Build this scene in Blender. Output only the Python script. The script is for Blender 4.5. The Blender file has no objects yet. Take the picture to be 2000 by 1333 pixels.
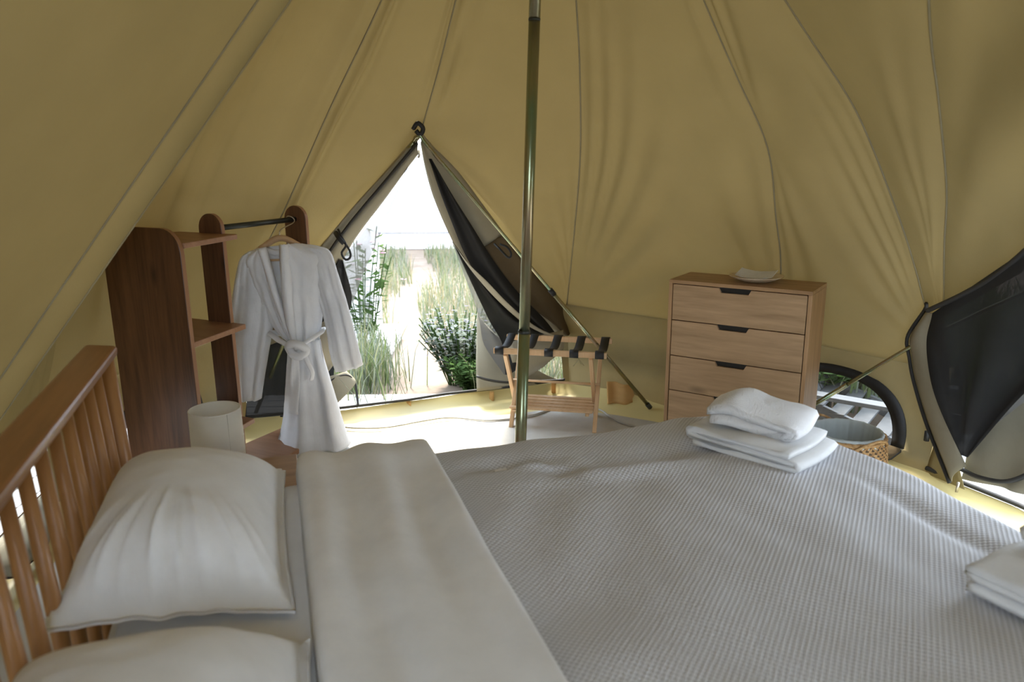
import bpy, bmesh, math, random
from mathutils import Vector, Matrix, noise
random.seed(7)
R = math.radians
scene = bpy.context.scene
col = scene.collection

# ------------------------------------------------------------------ camera
cam_d = bpy.data.cameras.new('camera')
cam = bpy.data.objects.new('camera', cam_d); col.objects.link(cam)
cam_d.sensor_width = 36.0
cam_d.lens = 1480 / 2000 * 36.0
cam_d.clip_start = 0.02
_p, _r = R(13.8), R(-0.5)
_fw = Vector((0, math.cos(_p), -math.sin(_p))); _up = Vector((0, math.sin(_p), math.cos(_p))); _rt = Vector((1, 0, 0))
_rt2 = math.cos(_r) * _rt + math.sin(_r) * _up; _up2 = -math.sin(_r) * _rt + math.cos(_r) * _up
cam.matrix_world = Matrix(((_rt2.x, _up2.x, -_fw.x, 0), (_rt2.y, _up2.y, -_fw.y, 0), (_rt2.z, _up2.z, -_fw.z, 1.5), (0, 0, 0, 1)))
cam_d.dof.use_dof = True
cam_d.dof.focus_distance = 3.5
cam_d.dof.aperture_fstop = 2.8
scene.camera = cam

# ------------------------------------------------------------------ sky, sun, exposure
world = bpy.data.worlds.new('sky'); scene.world = world
world.use_nodes = True
bg = world.node_tree.nodes['Background']
bg.inputs[0].default_value = (0.75, 0.865, 1.0, 1)
bg.inputs[1].default_value = 6.3
sun_d = bpy.data.lights.new('sun', 'SUN'); sun = bpy.data.objects.new('sun', sun_d); col.objects.link(sun)
sun_d.energy = 13.5; sun_d.angle = R(14); sun_d.color = (1.0, 0.93, 0.82)
sun.rotation_euler = Vector((-0.15, 0.68, 0.72)).to_track_quat('Z', 'Y').to_euler()
scene.view_settings.view_transform = 'Standard'
scene.view_settings.look = 'None'
scene.view_settings.gamma = 1.0
scene.view_settings.use_curve_mapping = False
scene.view_settings.exposure = 0.32

# ------------------------------------------------------------------ materials
def new_mat(name):
    m = bpy.data.materials.new(name); m.use_nodes = True
    nt = m.node_tree; b = nt.nodes['Principled BSDF']
    return m, nt, b
def link(nt, a, b): nt.links.new(a, b)
def coords(nt, kind='Object', scale=(1, 1, 1), rot=(0, 0, 0)):
    tc = nt.nodes.new('ShaderNodeTexCoord'); mp = nt.nodes.new('ShaderNodeMapping')
    mp.inputs['Scale'].default_value = scale; mp.inputs['Rotation'].default_value = rot
    link(nt, tc.outputs[kind], mp.inputs[0]); return mp.outputs[0]
def noise_tex(nt, vec, scale, detail=3, rough=.5):
    n = nt.nodes.new('ShaderNodeTexNoise'); n.inputs['Scale'].default_value = scale
    n.inputs['Detail'].default_value = detail; n.inputs['Roughness'].default_value = rough
    link(nt, vec, n.inputs['Vector']); return n.outputs['Fac']
def ramp(nt, fac, stops):
    r = nt.nodes.new('ShaderNodeValToRGB'); e = r.color_ramp.elements
    while len(e) < len(stops): e.new(.5)
    for i, (p, c) in enumerate(stops): e[i].position = p; e[i].color = (*c, 1)
    link(nt, fac, r.inputs[0]); return r.outputs[0]
def bump(nt, h, strength, dist=.01):
    b = nt.nodes.new('ShaderNodeBump'); b.inputs['Strength'].default_value = strength; b.inputs['Distance'].default_value = dist
    link(nt, h, b.inputs['Height']); return b.outputs[0]
def plain(name, c, rough=.6, metal=0., var=.12, scale=14, bumps=0.0):
    m, nt, b = new_mat(name)
    v = coords(nt); f = noise_tex(nt, v, scale, 4)
    link(nt, ramp(nt, f, [(.3, tuple(x * (1 - var) for x in c)), (.7, tuple(min(1, x * (1 + var)) for x in c))]), b.inputs['Base Color'])
    b.inputs['Roughness'].default_value = rough; b.inputs['Metallic'].default_value = metal
    if bumps: link(nt, bump(nt, f, bumps, .004), b.inputs['Normal'])
    return m
def cloth(name, c, trans=0.0, tcol=None, weave=900, var=.06, bumps=.15, see=0.0, scale=6):
    """woven cloth: diffuse + light coming through; see = open fraction of a net"""
    m, nt, b = new_mat(name); nt.nodes.remove(b)
    out = nt.nodes['Material Output']
    v = coords(nt); f = noise_tex(nt, v, scale, 5, .6); fw = noise_tex(nt, coords(nt, 'Object', (1, 1, .25)), weave / 6, 2)
    colr = ramp(nt, f, [(.3, tuple(x * (1 - var) for x in c)), (.7, tuple(min(1, x * (1 + var)) for x in c))])
    d = nt.nodes.new('ShaderNodeBsdfDiffuse'); link(nt, colr, d.inputs[0])
    nb = bump(nt, fw, bumps, .003); link(nt, nb, d.inputs['Normal'])
    last = d.outputs[0]
    if trans:
        t = nt.nodes.new('ShaderNodeBsdfTranslucent'); tc = tcol or c
        link(nt, ramp(nt, f, [(.3, tuple(x * (1 - var) for x in tc)), (.7, tuple(min(1, x * (1 + var)) for x in tc))]), t.inputs[0])
        mx = nt.nodes.new('ShaderNodeMixShader'); mx.inputs[0].default_value = trans
        link(nt, last, mx.inputs[1]); link(nt, t.outputs[0], mx.inputs[2]); last = mx.outputs[0]
    if see:
        t = nt.nodes.new('ShaderNodeBsdfTransparent'); mx = nt.nodes.new('ShaderNodeMixShader'); mx.inputs[0].default_value = see
        link(nt, last, mx.inputs[1]); link(nt, t.outputs[0], mx.inputs[2]); last = mx.outputs[0]
    link(nt, last, out.inputs[0]); return m
def wood(name, light, dark, axis='z', scale=1.0, rough=.45, knots=True):
    m, nt, b = new_mat(name)
    s = {'x': (1.2, 14, 14), 'y': (14, 1.2, 14), 'z': (14, 14, 1.2)}[axis]
    v = coords(nt, 'Object', tuple(q * scale for q in s))
    n1 = noise_tex(nt, v, 1.6, 6, .62)
    v2 = coords(nt, 'Object', tuple(q * scale * 4 for q in s)); n2 = noise_tex(nt, v2, 1.5, 3)
    mx = nt.nodes.new('ShaderNodeMath'); mx.operation = 'MULTIPLY_ADD'; mx.inputs[1].default_value = .35
    link(nt, n2, mx.inputs[0]); link(nt, n1, mx.inputs[2])
    c = ramp(nt, mx.outputs[0], [(.42, dark), (.62, tuple((a + d) / 2 for a, d in zip(light, dark))), (.85, light)])
    if knots:
        vo = nt.nodes.new('ShaderNodeTexVoronoi'); vo.inputs['Scale'].default_value = 1.0
        s3 = {'x': (2.2, 6, 6), 'y': (6, 2.2, 6), 'z': (6, 6, 2.2)}[axis]
        link(nt, coords(nt, 'Object', s3), vo.inputs['Vector'])
        k = ramp(nt, vo.outputs['Distance'], [(.03, (0, 0, 0)), (.14, (1, 1, 1))])
        mm = nt.nodes.new('ShaderNodeMixRGB'); mm.blend_type = 'MIX'
        link(nt, k, mm.inputs[0]); mm.inputs[1].default_value = (*[x * .55 for x in dark], 1); link(nt, c, mm.inputs[2]); c = mm.outputs[0]
    link(nt, c, b.inputs['Base Color']); b.inputs['Roughness'].default_value = rough
    link(nt, bump(nt, mx.outputs[0], .12, .003), b.inputs['Normal'])
    return m
M = {}
M['canvas'] = cloth('canvas_cotton', (.40, .335, .18), .30, (.033, .0215, .0062), var=.05, scale=3)
M['canvas_hem'] = cloth('canvas_hem', (.42, .36, .22), .25, (.03, .02, .007))
M['seam'] = cloth('seam_tape', (.34, .30, .20), .15, (.03, .02, .008))
M['wall'] = cloth('wall_canvas', (.40, .33, .18), .30, (.035, .022, .006), var=.08, scale=4)
M['flap'] = cloth('flap_canvas', (.44, .40, .30), .30, (.07, .055, .03))
M['flap_brown'] = cloth('flap_brown_canvas', (.12, .09, .055), .10, (.12, .08, .04))
M['net'] = cloth('insect_net', (.034, .034, .035), .0, see=.010)
M['net_open'] = cloth('insect_net_fine', (.16, .16, .165), .2, (.1, .1, .1), see=.30)
M['black'] = plain('black_webbing', (.012, .012, .013), .6, var=.3)
M['zip'] = plain('zip_tape', (.022, .021, .02), .7)
M['tape'] = cloth('pale_tape', (.45, .42, .34), .2, (.4, .36, .25))
M['pvc'] = plain('yellow_groundsheet', (.62, .52, .24), .35, var=.05, scale=3, bumps=.1)
M['rug'] = cloth('cream_floor_cloth', (.56, .54, .50), 0, weave=600, bumps=.3)
M['steel'] = None
m, nt, b = new_mat('zinc_passivated_steel')
f = noise_tex(nt, coords(nt, 'Object', (3, 3, .7)), 5, 3)
link(nt, ramp(nt, f, [(.32, (.42, .33, .22)), (.5, (.33, .34, .21)), (.68, (.22, .34, .24))]), b.inputs['Base Color'])
b.inputs['Metallic'].default_value = .9; b.inputs['Roughness'].default_value = .27; M['steel'] = m
M['dark_metal'] = plain('grey_metal', (.06, .065, .06), .4, .7)
M['wire'] = plain('steel_wire', (.55, .5, .42), .3, .9)
M['walnut'] = wood('dark_walnut', (.16, .070, .031), (.046, .018, .009), 'y')
M['walnut_edge'] = wood('walnut_edge', (.36, .19, .10), (.25, .12, .06), 'y', knots=False)
M['oak'] = wood('oak_drawer', (.45, .295, .165), (.26, .16, .08), 'x')
M['oak_case'] = wood('oak_case', (.40, .24, .12), (.24, .135, .062), 'x', knots=False)
M['oak_case_v'] = wood('oak_case_upright', (.40, .24, .12), (.24, .135, .062), 'z', knots=False)
M['beech'] = wood('honey_beech', (.40, .20, .075), (.27, .125, .045), 'z', knots=False, rough=.35)
M['beech_rail'] = wood('honey_beech_rail', (.33, .15, .055), (.21, .09, .033), 'y', knots=False, rough=.28)
M['pine'] = wood('pale_pine', (.66, .44, .25), (.50, .31, .16), 'x', knots=False)
M['pine_v'] = wood('pale_pine_leg', (.66, .44, .25), (.50, .31, .16), 'z', knots=False)
M['linen'] = cloth('white_linen', (.87, .872, .885), .12, (.8, .8, .81), weave=500)
M['robe'] = cloth('white_muslin_robe', (.93, .935, .95), .36, (.90, .91, .94), weave=700, bumps=.4)
M['terry'] = cloth('terry_towel', (.76, .76, .77), 0, weave=1400, bumps=1.0)
M['towel'] = cloth('cotton_towel', (.72, .72, .72), .05, weave=700, bumps=.35)
M['shade'] = cloth('lamp_shade', (.88, .85, .78), .3, (.8, .76, .66), weave=600)
M['seagrass'] = None
m, nt, b = new_mat('seagrass_weave')
wv = nt.nodes.new('ShaderNodeTexNoise'); wv.inputs['Scale'].default_value = 60; link(nt, coords(nt), wv.inputs['Vector'])
link(nt, ramp(nt, wv.outputs['Fac'], [(.3, (.26, .135, .05)), (.55, (.46, .27, .11)), (.8, (.62, .43, .22))]), b.inputs['Base Color'])
b.inputs['Roughness'].default_value = .7; M['seagrass'] = m
m, nt, b = new_mat('seagrass_dark'); b.inputs['Base Color'].default_value = (.07, .045, .025, 1); b.inputs['Roughness'].default_value = .8; M['weave_gap'] = m
M['liner'] = cloth('plastic_bin_liner', (.72, .79, .80), .3, (.6, .68, .7), see=.06)
M['porcelain'] = plain('pale_wood_plate', (.62, .50, .34), .4, var=.08)
M['paper'] = plain('grey_paper', (.62, .61, .58), .8, var=.03)
M['cord'] = plain('white_cord', (.42, .40, .35), .5)
M['amber'] = cloth('amber_fabric', (.72, .47, .20), .35, (.6, .36, .1))
M['handle'] = plain('black_handle', (.010, .009, .009), .45)
M['deck'] = wood('whitewashed_deck', (.30, .30, .30), (.23, .23, .225), 'x', knots=False, rough=.6)
M['whitewall'] = plain('white_render', (.86, .82, .83), .9, var=.03, scale=2)
M['greywood'] = wood('grey_painted_wood', (.06, .062, .064), (.04, .042, .044), 'x', knots=False)
M['pink'] = plain('pink_petals', (.35, .12, .2), .6)
M['leaf'] = cloth('green_leaf', (.06, .10, .035), .35, (.08, .14, .035), var=.3, scale=20)
M['leaf_grey'] = cloth('grey_green_leaf', (.17, .19, .16), .3, (.17, .19, .14), var=.25, scale=20)
M['lavender'] = cloth('lavender_flower', (.22, .20, .28), .3, (.2, .19, .26), var=.2, scale=20)
m, nt, b = new_mat('dry_earth')
v = coords(nt); f = noise_tex(nt, v, 2.3, 8, .65)
link(nt, ramp(nt, f, [(.3, (.13, .095, .065)), (.5, (.185, .14, .105)), (.72, (.25, .205, .17))]), b.inputs['Base Color'])
b.inputs['Roughness'].default_value = .95; link(nt, bump(nt, f, .6, .05), b.inputs['Normal']); M['earth'] = m
m, nt, b = new_mat('wild_grass'); nt.nodes.remove(b)
at = nt.nodes.new('ShaderNodeAttribute'); at.attribute_name = 'Col'
d = nt.nodes.new('ShaderNodeBsdfDiffuse'); t = nt.nodes.new('ShaderNodeBsdfTranslucent'); mx = nt.nodes.new('ShaderNodeMixShader'); mx.inputs[0].default_value = .35
link(nt, at.outputs['Color'], d.inputs[0]); link(nt, at.outputs['Color'], t.inputs[0]); link(nt, d.outputs[0], mx.inputs[1]); link(nt, t.outputs[0], mx.inputs[2])
link(nt, mx.outputs[0], nt.nodes['Material Output'].inputs[0]); M['grass'] = m
# bedspread: honeycomb relief following the cloth's own length and width (UV in metres)
m, nt, b = new_mat('waffle_bedspread')
uvn = nt.nodes.new('ShaderNodeUVMap'); sep = nt.nodes.new('ShaderNodeSeparateXYZ'); link(nt, uvn.outputs[0], sep.inputs[0])
def mth(op, a, bb=None, cc=None):
    n = nt.nodes.new('ShaderNodeMath'); n.operation = op
    for i, q in enumerate((a, bb, cc)):
        if q is None: continue
        if isinstance(q, (int, float)): n.inputs[i].default_value = q
        else: link(nt, q, n.inputs[i])
    return n.outputs[0]
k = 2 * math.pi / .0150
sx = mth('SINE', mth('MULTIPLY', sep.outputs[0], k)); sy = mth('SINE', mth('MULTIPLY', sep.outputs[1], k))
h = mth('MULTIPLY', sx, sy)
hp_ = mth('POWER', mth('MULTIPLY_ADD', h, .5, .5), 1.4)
fn = noise_tex(nt, coords(nt), 45, 3)
hh = mth('MULTIPLY_ADD', fn, .3, hp_)
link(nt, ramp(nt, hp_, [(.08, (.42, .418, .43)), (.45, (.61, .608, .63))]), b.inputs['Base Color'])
b.inputs['Roughness'].default_value = .95; link(nt, bump(nt, hh, .45, .004), b.inputs['Normal']); M['waffle'] = m

# ------------------------------------------------------------------ building helpers
ORG = {}; FRAME = {}
def tag(o, label=None, cat=None, group=None, kind=None):
    if label: o['label'] = label
    if cat: o['category'] = cat
    if group: o['group'] = group
    if kind: o['kind'] = kind
    return o
def empty(name, loc):
    o = bpy.data.objects.new(name, None); col.objects.link(o); o.location = loc; o.empty_display_size = .1
    ORG[o] = Vector(loc); return o
def mesh(name, verts, faces, mat, parent=None, smooth=True, uvs=None, solid=0, mats=None, fmat=None):
    """one mesh object; verts in world metres"""
    vs = [Vector(v) for v in verts]
    if parent is not None: o0 = ORG[parent]
    else:
        lo = [min(v[i] for v in vs) for i in range(3)]; hi = [max(v[i] for v in vs) for i in range(3)]
        o0 = Vector(((lo[0] + hi[0]) / 2, (lo[1] + hi[1]) / 2, lo[2]))
    me = bpy.data.meshes.new(name); me.from_pydata([v - o0 for v in vs], [], faces); me.validate()
    if uvs:
        ul = me.uv_layers.new(name='UVMap')
        for lp in me.loops: ul.data[lp.index].uv = uvs[lp.vertex_index]
    me.materials.append(mat)
    for q in mats or []: me.materials.append(q)
    if fmat:
        for p, i in zip(me.polygons, fmat): p.material_index = i
    if smooth: me.polygons.foreach_set('use_smooth', [True] * len(me.polygons))
    o = bpy.data.objects.new(name, me); col.objects.link(o)
    if parent is not None: o.parent = parent
    else: o.location = o0
    ORG[o] = o0
    if solid:
        md = o.modifiers.new('thickness', 'SOLIDIFY'); md.thickness = solid; md.offset = 0
    return o
def grid_faces(nu, nv, base=0, closed=False):
    """nu rows, nv columns"""
    f = []
    for i in range(nu - 1):
        for j in range(nv if closed else nv - 1):
            j2 = (j + 1) % nv
            f.append((base + i * nv + j, base + i * nv + j2, base + (i + 1) * nv + j2, base + (i + 1) * nv + j))
    return f
def tube_geo(path, r, n=10, cap=True, base=0, squash=1.0):
    P = [Vector(p) for p in path]; V = []; F = []
    prev = None
    for i, p in enumerate(P):
        t = (P[min(i + 1, len(P) - 1)] - P[max(i - 1, 0)]).normalized()
        if prev is None:
            a = Vector((0, 0, 1)) if abs(t.z) < .9 else Vector((1, 0, 0)); x = t.cross(a).normalized()
        else: x = (prev - t * prev.dot(t)).normalized()
        prev = x; y = t.cross(x)
        rr = r[i] if isinstance(r, (list, tuple)) else r
        for k in range(n):
            a = 2 * math.pi * k / n; V.append(p + x * math.cos(a) * rr + y * math.sin(a) * rr * squash)
    F = grid_faces(len(P), n, base, True)
    if cap:
        F.append(tuple(base + k for k in reversed(range(n)))); F.append(tuple(base + (len(P) - 1) * n + k for k in range(n)))
    return V, F
def tube(name, path, r, mat, parent=None, n=10, squash=1.0):
    V, F = tube_geo(path, r, n, True, 0, squash); return mesh(name, V, F, mat, parent)
def catmull(pts, n):
    """n points at even arc length on a smooth curve through pts"""
    P = [Vector(p) for p in pts]
    if len(P) == 2: return [P[0].lerp(P[1], i / (n - 1)) for i in range(n)]
    E = [P[0] * 2 - P[1]] + P + [P[-1] * 2 - P[-2]]; fine = []
    for i in range(1, len(E) - 2):
        p0, p1, p2, p3 = E[i - 1:i + 3]
        for k in range(24):
            t = k / 24
            fine.append(.5 * ((2 * p1) + (p2 - p0) * t + (2 * p0 - 5 * p1 + 4 * p2 - p3) * t * t + (3 * p1 - p0 - 3 * p2 + p3) * t ** 3))
    fine.append(P[-1])
    return resample(fine, n)
def resample(fine, n):
    fine = [Vector(p) for p in fine]
    L = [0]
    for a, b_ in zip(fine, fine[1:]): L.append(L[-1] + (b_ - a).length)
    out = []; j = 0
    for i in range(n):
        d_ = L[-1] * i / (n - 1)
        while j < len(L) - 2 and L[j + 1] < d_: j += 1
        s = (d_ - L[j]) / max(1e-9, L[j + 1] - L[j]); out.append(fine[j].lerp(fine[j + 1], min(1, max(0, s))))
    return out
def sheet(name, left, right, nu, nv, mat, parent, off=None, solid=.002):
    """cloth spanned between two edge curves; off(s, t) pushes it toward the room"""
    Lc = catmull(left, nu); Rc = catmull(right, nu); V = []
    for i in range(nu):
        for j in range(nv):
            s = j / (nv - 1); t = i / (nu - 1); p = Lc[i].lerp(Rc[i], s)
            if off:
                d_ = off(s, t)
                if isinstance(d_, Vector): p = p + d_
                else: p = p + Vector((0, -1, 0)) * d_
            V.append(p)
    return mesh(name, V, grid_faces(nu, nv), mat, parent, solid=solid)
def box(name, c, sx, sy, sz, mat, parent=None, ax=None, ay=None, az=None, bev=.004, seg=2):
    """bevelled board centred at c with its own axes"""
    ax = Vector(ax or (1, 0, 0)); ay = Vector(ay or (0, 1, 0)); az = Vector(az) if az else ax.cross(ay)
    bm = bmesh.new(); bmesh.ops.create_cube(bm, size=1)
    for v in bm.verts: v.co = Vector((v.co.x * sx, v.co.y * sy, v.co.z * sz))
    if bev: bmesh.ops.bevel(bm, geom=bm.edges[:], offset=min(bev, .45 * min(sx, sy, sz)), segments=seg, affect='EDGES', profile=.6)
    me = bpy.data.meshes.new(name); bm.to_mesh(me); bm.free()
    me.materials.append(mat)
    rot = Matrix((ax, ay, az)).transposed().to_4x4()
    o = bpy.data.objects.new(name, me); col.objects.link(o)
    c = Vector(c)
    if parent is not None:
        o.parent = parent; base = Matrix.Translation(ORG[parent]) @ FRAME.get(parent, Matrix())
        o.matrix_local = base.inverted() @ Matrix.Translation(c) @ rot
    else: o.matrix_local = Matrix.Translation(c) @ rot
    ORG[o] = c; FRAME[o] = rot; return o
def beam(name, a, b_, w, t, mat, parent, side=None, bev=.004):
    """square bar from a to b"""
    a = Vector(a); b_ = Vector(b_); z = (b_ - a).normalized(); s = Vector(side or (1, 0, 0)); x = (s - z * s.dot(z)).normalized(); y = z.cross(x)
    o = box(name, (a + b_) / 2, w, t, (b_ - a).length, mat, parent, x, y, z, bev); return o
def prism(name, outline, o0, ax, ay, th, mat, parent=None, bev=.003, mats=None):
    """flat board of a drawn outline (list of (x, y) in axes ax, ay), th thick along ax x ay"""
    ax = Vector(ax); ay = Vector(ay); az = ax.cross(ay); o0 = Vector(o0)
    bm = bmesh.new(); vs = [bm.verts.new((x, y, -th / 2)) for x, y in outline]
    f = bm.faces.new(vs); r = bmesh.ops.extrude_face_region(bm, geom=[f])
    bmesh.ops.translate(bm, vec=(0, 0, th), verts=[g_ for g_ in r['geom'] if isinstance(g_, bmesh.types.BMVert)])
    bmesh.ops.recalc_face_normals(bm, faces=bm.faces[:])
    if mats:
        for fc in bm.faces:
            if abs(fc.normal.z) < .7: fc.material_index = 1
    if bev:
        es = [e for e in bm.edges if len(e.link_faces) == 2 and e.calc_face_angle(0) > 1.0]
        bmesh.ops.bevel(bm, geom=es, offset=bev, segments=1, affect='EDGES', profile=.6)
    me = bpy.data.meshes.new(name); bm.to_mesh(me); bm.free(); me.materials.append(mat)
    for q in mats or []: me.materials.append(q)
    o = bpy.data.objects.new(name, me); col.objects.link(o)
    rot = Matrix((ax, ay, az)).transposed().to_4x4()
    if parent is not None: o.parent = parent; o.matrix_local = Matrix.Translation(o0 - ORG[parent]) @ rot
    else: o.matrix_local = Matrix.Translation(o0) @ rot
    ORG[o] = o0; FRAME[o] = rot; return o
def lathe(name, prof, c, mat, parent=None, n=40, fn=None, solid=0):
    V = []
    for r_, z_ in prof:
        for k_ in range(n):
            a = 2 * math.pi * k_ / n; rr = r_ + (fn(a, z_) if fn else 0)
            V.append((c[0] + rr * math.cos(a), c[1] + rr * math.sin(a), c[2] + z_))
    F = grid_faces(len(prof), n, 0, True)
    return mesh(name, V, F, mat, parent, solid=solid)
def nz(*p): return noise.noise(Vector(p))
def g(x, s): return math.exp(-(x / s) ** 2)
def sstep(a, b_, x):
    x = min(1, max(0, (x - a) / (b_ - a))); return x * x * (3 - 2 * x)

# ================================================================== the tent
APEX = Vector((.128, 2.70, 3.03)); APEX2 = Vector((.10, -.40, 3.03)); RIDGE = Vector((.11, .45, 3.02))
D0 = Vector((-.445, 3.885, 1.605))
roof = tag(empty('ceiling', (.1, 1.2, 3.03)), 'khaki cotton canvas roof of the bell tent rising to the pole', None, None, 'structure')
NR = 54
P_SL = catmull([APEX, (-.78, 2.535, 1.85), (-1.235, 2.453, 1.262), (-1.69, 2.37, .67), (-1.80, 2.335, .53)], NR)
P_M0 = catmull([APEX, (-.60, 2.80, 2.42), (-1.22, 2.89, 1.80), (-1.68, 2.96, 1.16), (-1.93, 2.98, .53)], NR)
P_S0 = catmull([APEX, (-.529, 3.392, 2.13), (-.81, 3.626, 1.741), (-1.13, 3.876, 1.266), (-1.352, 3.994, .94), (-1.60, 4.12, .53)], NR)
dtop = catmull([APEX, (-.227, 3.482, 2.144), (-.331, 3.688, 1.876), D0], 26)
P_DL = dtop[:-1] + catmull([D0, (-.805, 4.062, 1.252), (-.998, 4.138, 1.057), (-1.266, 4.221, .791), (-1.532, 4.284, .53)], NR - 25)
P_DR = dtop[:-1] + catmull([D0, (-.30, 4.10, 1.40), (-.041, 4.558, .972), (.30, 4.95, .53)], NR - 25)
P_S2 = catmull([APEX, (.29, 3.533, 2.149), (.337, 3.823, 1.838), (.371, 4.147, 1.478), (.375, 4.506, 1.065), (.365, 4.93, .53)], NR)
P_S3 = catmull([APEX, (.761, 3.187, 2.081), (.945, 3.317, 1.808), (1.133, 3.436, 1.519), (1.25, 3.612, 1.215), (1.35, 3.767, .923), (1.42, 4.02, .53)], NR)
P_S4 = catmull([APEX, (.973, 2.871, 2.021), (1.113, 2.892, 1.853), (1.295, 2.918, 1.623), (1.549, 3.058, 1.254), (1.70, 3.155, 1.012), (1.816, 3.239, .818), (1.98, 3.27, .53)], NR)
P_S5 = catmull([RIDGE, (.65, 1.42, 2.38), (1.107, 2.15, 1.887), (1.306, 2.408, 1.645), (1.516, 2.679, 1.371), (1.659, 2.90, 1.149), (1.799, 3.10, .89), (1.83, 3.17, .80)], NR)
P_C1 = catmull([RIDGE.lerp(APEX2, .3), (.72, 1.30, 2.32), (1.155, 1.831, 1.828), (1.423, 2.16, 1.492), (1.705, 2.499, 1.11)], NR)
P_C2 = catmull([APEX2, (.80, 1.05, 2.25), (1.40, 2.05, 1.50)], NR)
P_C3 = catmull([APEX2, (1.05, .55, 1.80), (2.08, 1.25, .53)], NR)
def to_wall(a, x, y): return catmull([a, a.lerp(Vector((x, y, .53)), .5) + Vector((0, 0, .04)), (x, y, .53)], NR)
P_B1 = to_wall(APEX2, 1.90, -1.0); P_B2 = to_wall(APEX2, 1.1, -2.1); P_B3 = to_wall(APEX2, -.9, -2.15)
P_B4 = to_wall(APEX2, -1.8, -1.1); P_B5 = to_wall(APEX2, -1.97, .1)
INSIDE = Vector((.05, 2.0, 1.2))
def panel(profiles, ncol, sag, fx=None, until=1.0):
    """one sewn canvas panel: spans the seam curves, sags between them"""
    k = len(profiles) - 1; W = []
    for i in range(NR):
        row = []
        for j in range(ncol):
            q = j / (ncol - 1) * k; a = min(int(q), k - 1); row.append(profiles[a][i].lerp(profiles[a + 1][i], q - a))
        W.append(row)
    V = []
    for i in range(NR):
        for j in range(ncol):
            p = W[i][j]; s = j / (ncol - 1); t = i / (NR - 1)
            du = W[i][min(j + 1, ncol - 1)] - W[i][max(j - 1, 0)]; dv = W[min(i + 1, NR - 1)][j] - W[max(i - 1, 0)][j]
            n_ = du.cross(dv)
            n_ = n_.normalized() if n_.length > 1e-8 else Vector((0, 0, -1))
            if n_.dot(INSIDE - p) < 0: n_ = -n_
            d_ = sag * math.sin(math.pi * s) * math.sin(math.pi * t) ** .8
            edge = math.sin(math.pi * min(1, max(0, s))) ** .35
            d_ += edge * t * (.012 * nz(p.x * 2.1, p.y * 2.1, p.z * 1.3) + .004 * nz(p.x * 7, p.y * 7, p.z * 4))
            if fx: d_ += edge * fx(s, t, p)
            d_ *= 1 - sstep(.95, 1, t) if until == 1.0 else 1
            V.append(p + n_ * d_)
    rows = int(round((NR - 1) * until)) + 1     # a shortened panel leaves an unseen back opening, added to let light in
    o = mesh('canvas_panel', V[:rows * ncol], grid_faces(rows, ncol), M['canvas'], roof)
    return o
def fan(cx, ct, k_, amp, reach):
    """creases that fan out of a peg corner at (cx, ct) in panel space"""
    def f(s, t, p):
        dx = (s - cx); dt = (t - ct); r_ = math.hypot(dx, dt * 1.2); a = math.atan2(dt, dx)
        return amp * math.sin(a * k_) * g(r_ - reach * .5, reach * .38)
    return f
def add(*fs): return lambda s, t, p: sum(f(s, t, p) for f in fs)
def pleat(s0, w, amp, t0=.1, t1=1.0): return lambda s, t, p: amp * g(s - s0, w) * sstep(t0, t0 + .15, t) * (1 - sstep(t1 - .15, t1, t))
panel([P_SL, P_M0], 26, -.05, add(pleat(.45, .12, -.02), fan(1, .8, 14, .010, .8)))
panel([P_M0, P_S0], 40, -.10, add(pleat(.92, .035, .036, .05, .9), pleat(.82, .035, -.016, .1, .8), pleat(.35, .05, .036, .3, .98), pleat(.2, .045, -.02, .35, .98), pleat(.52, .045, .022, .35, .95)))
panel([P_S0, P_DL], 40, .008, add(pleat(.10, .035, .036, .05, .85), pleat(.90, .04, .024, .05, .5), pleat(.18, .04, -.012, .1, .8)))
panel([P_DR, P_S2], 40, .010, add(pleat(.12, .06, .032, .05, .5), fan(0, .48, 9, .018, .45), fan(1, 1, 16, .007, .5)))
panel([P_S2, P_S3], 56, .025, add(fan(0, 1.02, 26, .016, .8), fan(1, 1, 14, .016, .6), pleat(.93, .05, .024, .1, .6)))
panel([P_S3, P_S4], 56, .015, add(fan(1, .98, 22, .008, .60), fan(0, .6, 12, .008, .6)))
panel([P_S4, P_S5], 30, .012, fan(.5, .9, 7, .003, .6))
def rip(s, t, p): return .020 * math.sin((p.z * 1.0 + p.y * .35) * 17) * sstep(.05, .3, s) * sstep(.2, .5, t) * (1 - sstep(.88, 1, t))
panel([P_S5, P_C1, P_C2], 40, .02, rip)
panel([P_C2, P_C3], 16, .02); panel([P_C3, P_B1], 12, .02); panel([P_B1, P_B2], 12, .02); panel([P_B2, P_B3], 12, .02, None, .22); panel([P_B3, P_B4], 12, .02, None); panel([P_B4, P_B5], 12, .02)
P_N1 = [P_SL[i].lerp(P_B5[i], .075) for i in range(NR)]
panel([P_SL, P_N1], 10, .012)
panel([P_N1, P_B5], 40, .05)
def seam(P, w=.004, push=.004, mat='seam'):
    Q = []
    for p in P:
        d_ = (INSIDE - p).normalized(); Q.append(p + d_ * push)
    return tube('seam', Q, w, M[mat], roof, 6)
for P in (P_S0, P_S2, P_S3, P_S4, P_S5, P_C3, P_B1, P_B2, P_B3, P_B4, P_B5, P_N1): seam(P, .0036, .002)
seam(dtop, .0036, .002); seam(P_SL, .004, .002, 'canvas_hem')
seam(P_DL[25:], .012, .005, 'canvas_hem'); seam(P_DR[25:], .012, .005, 'canvas_hem')

UP_ = Vector((0, 0, 1))
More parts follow.
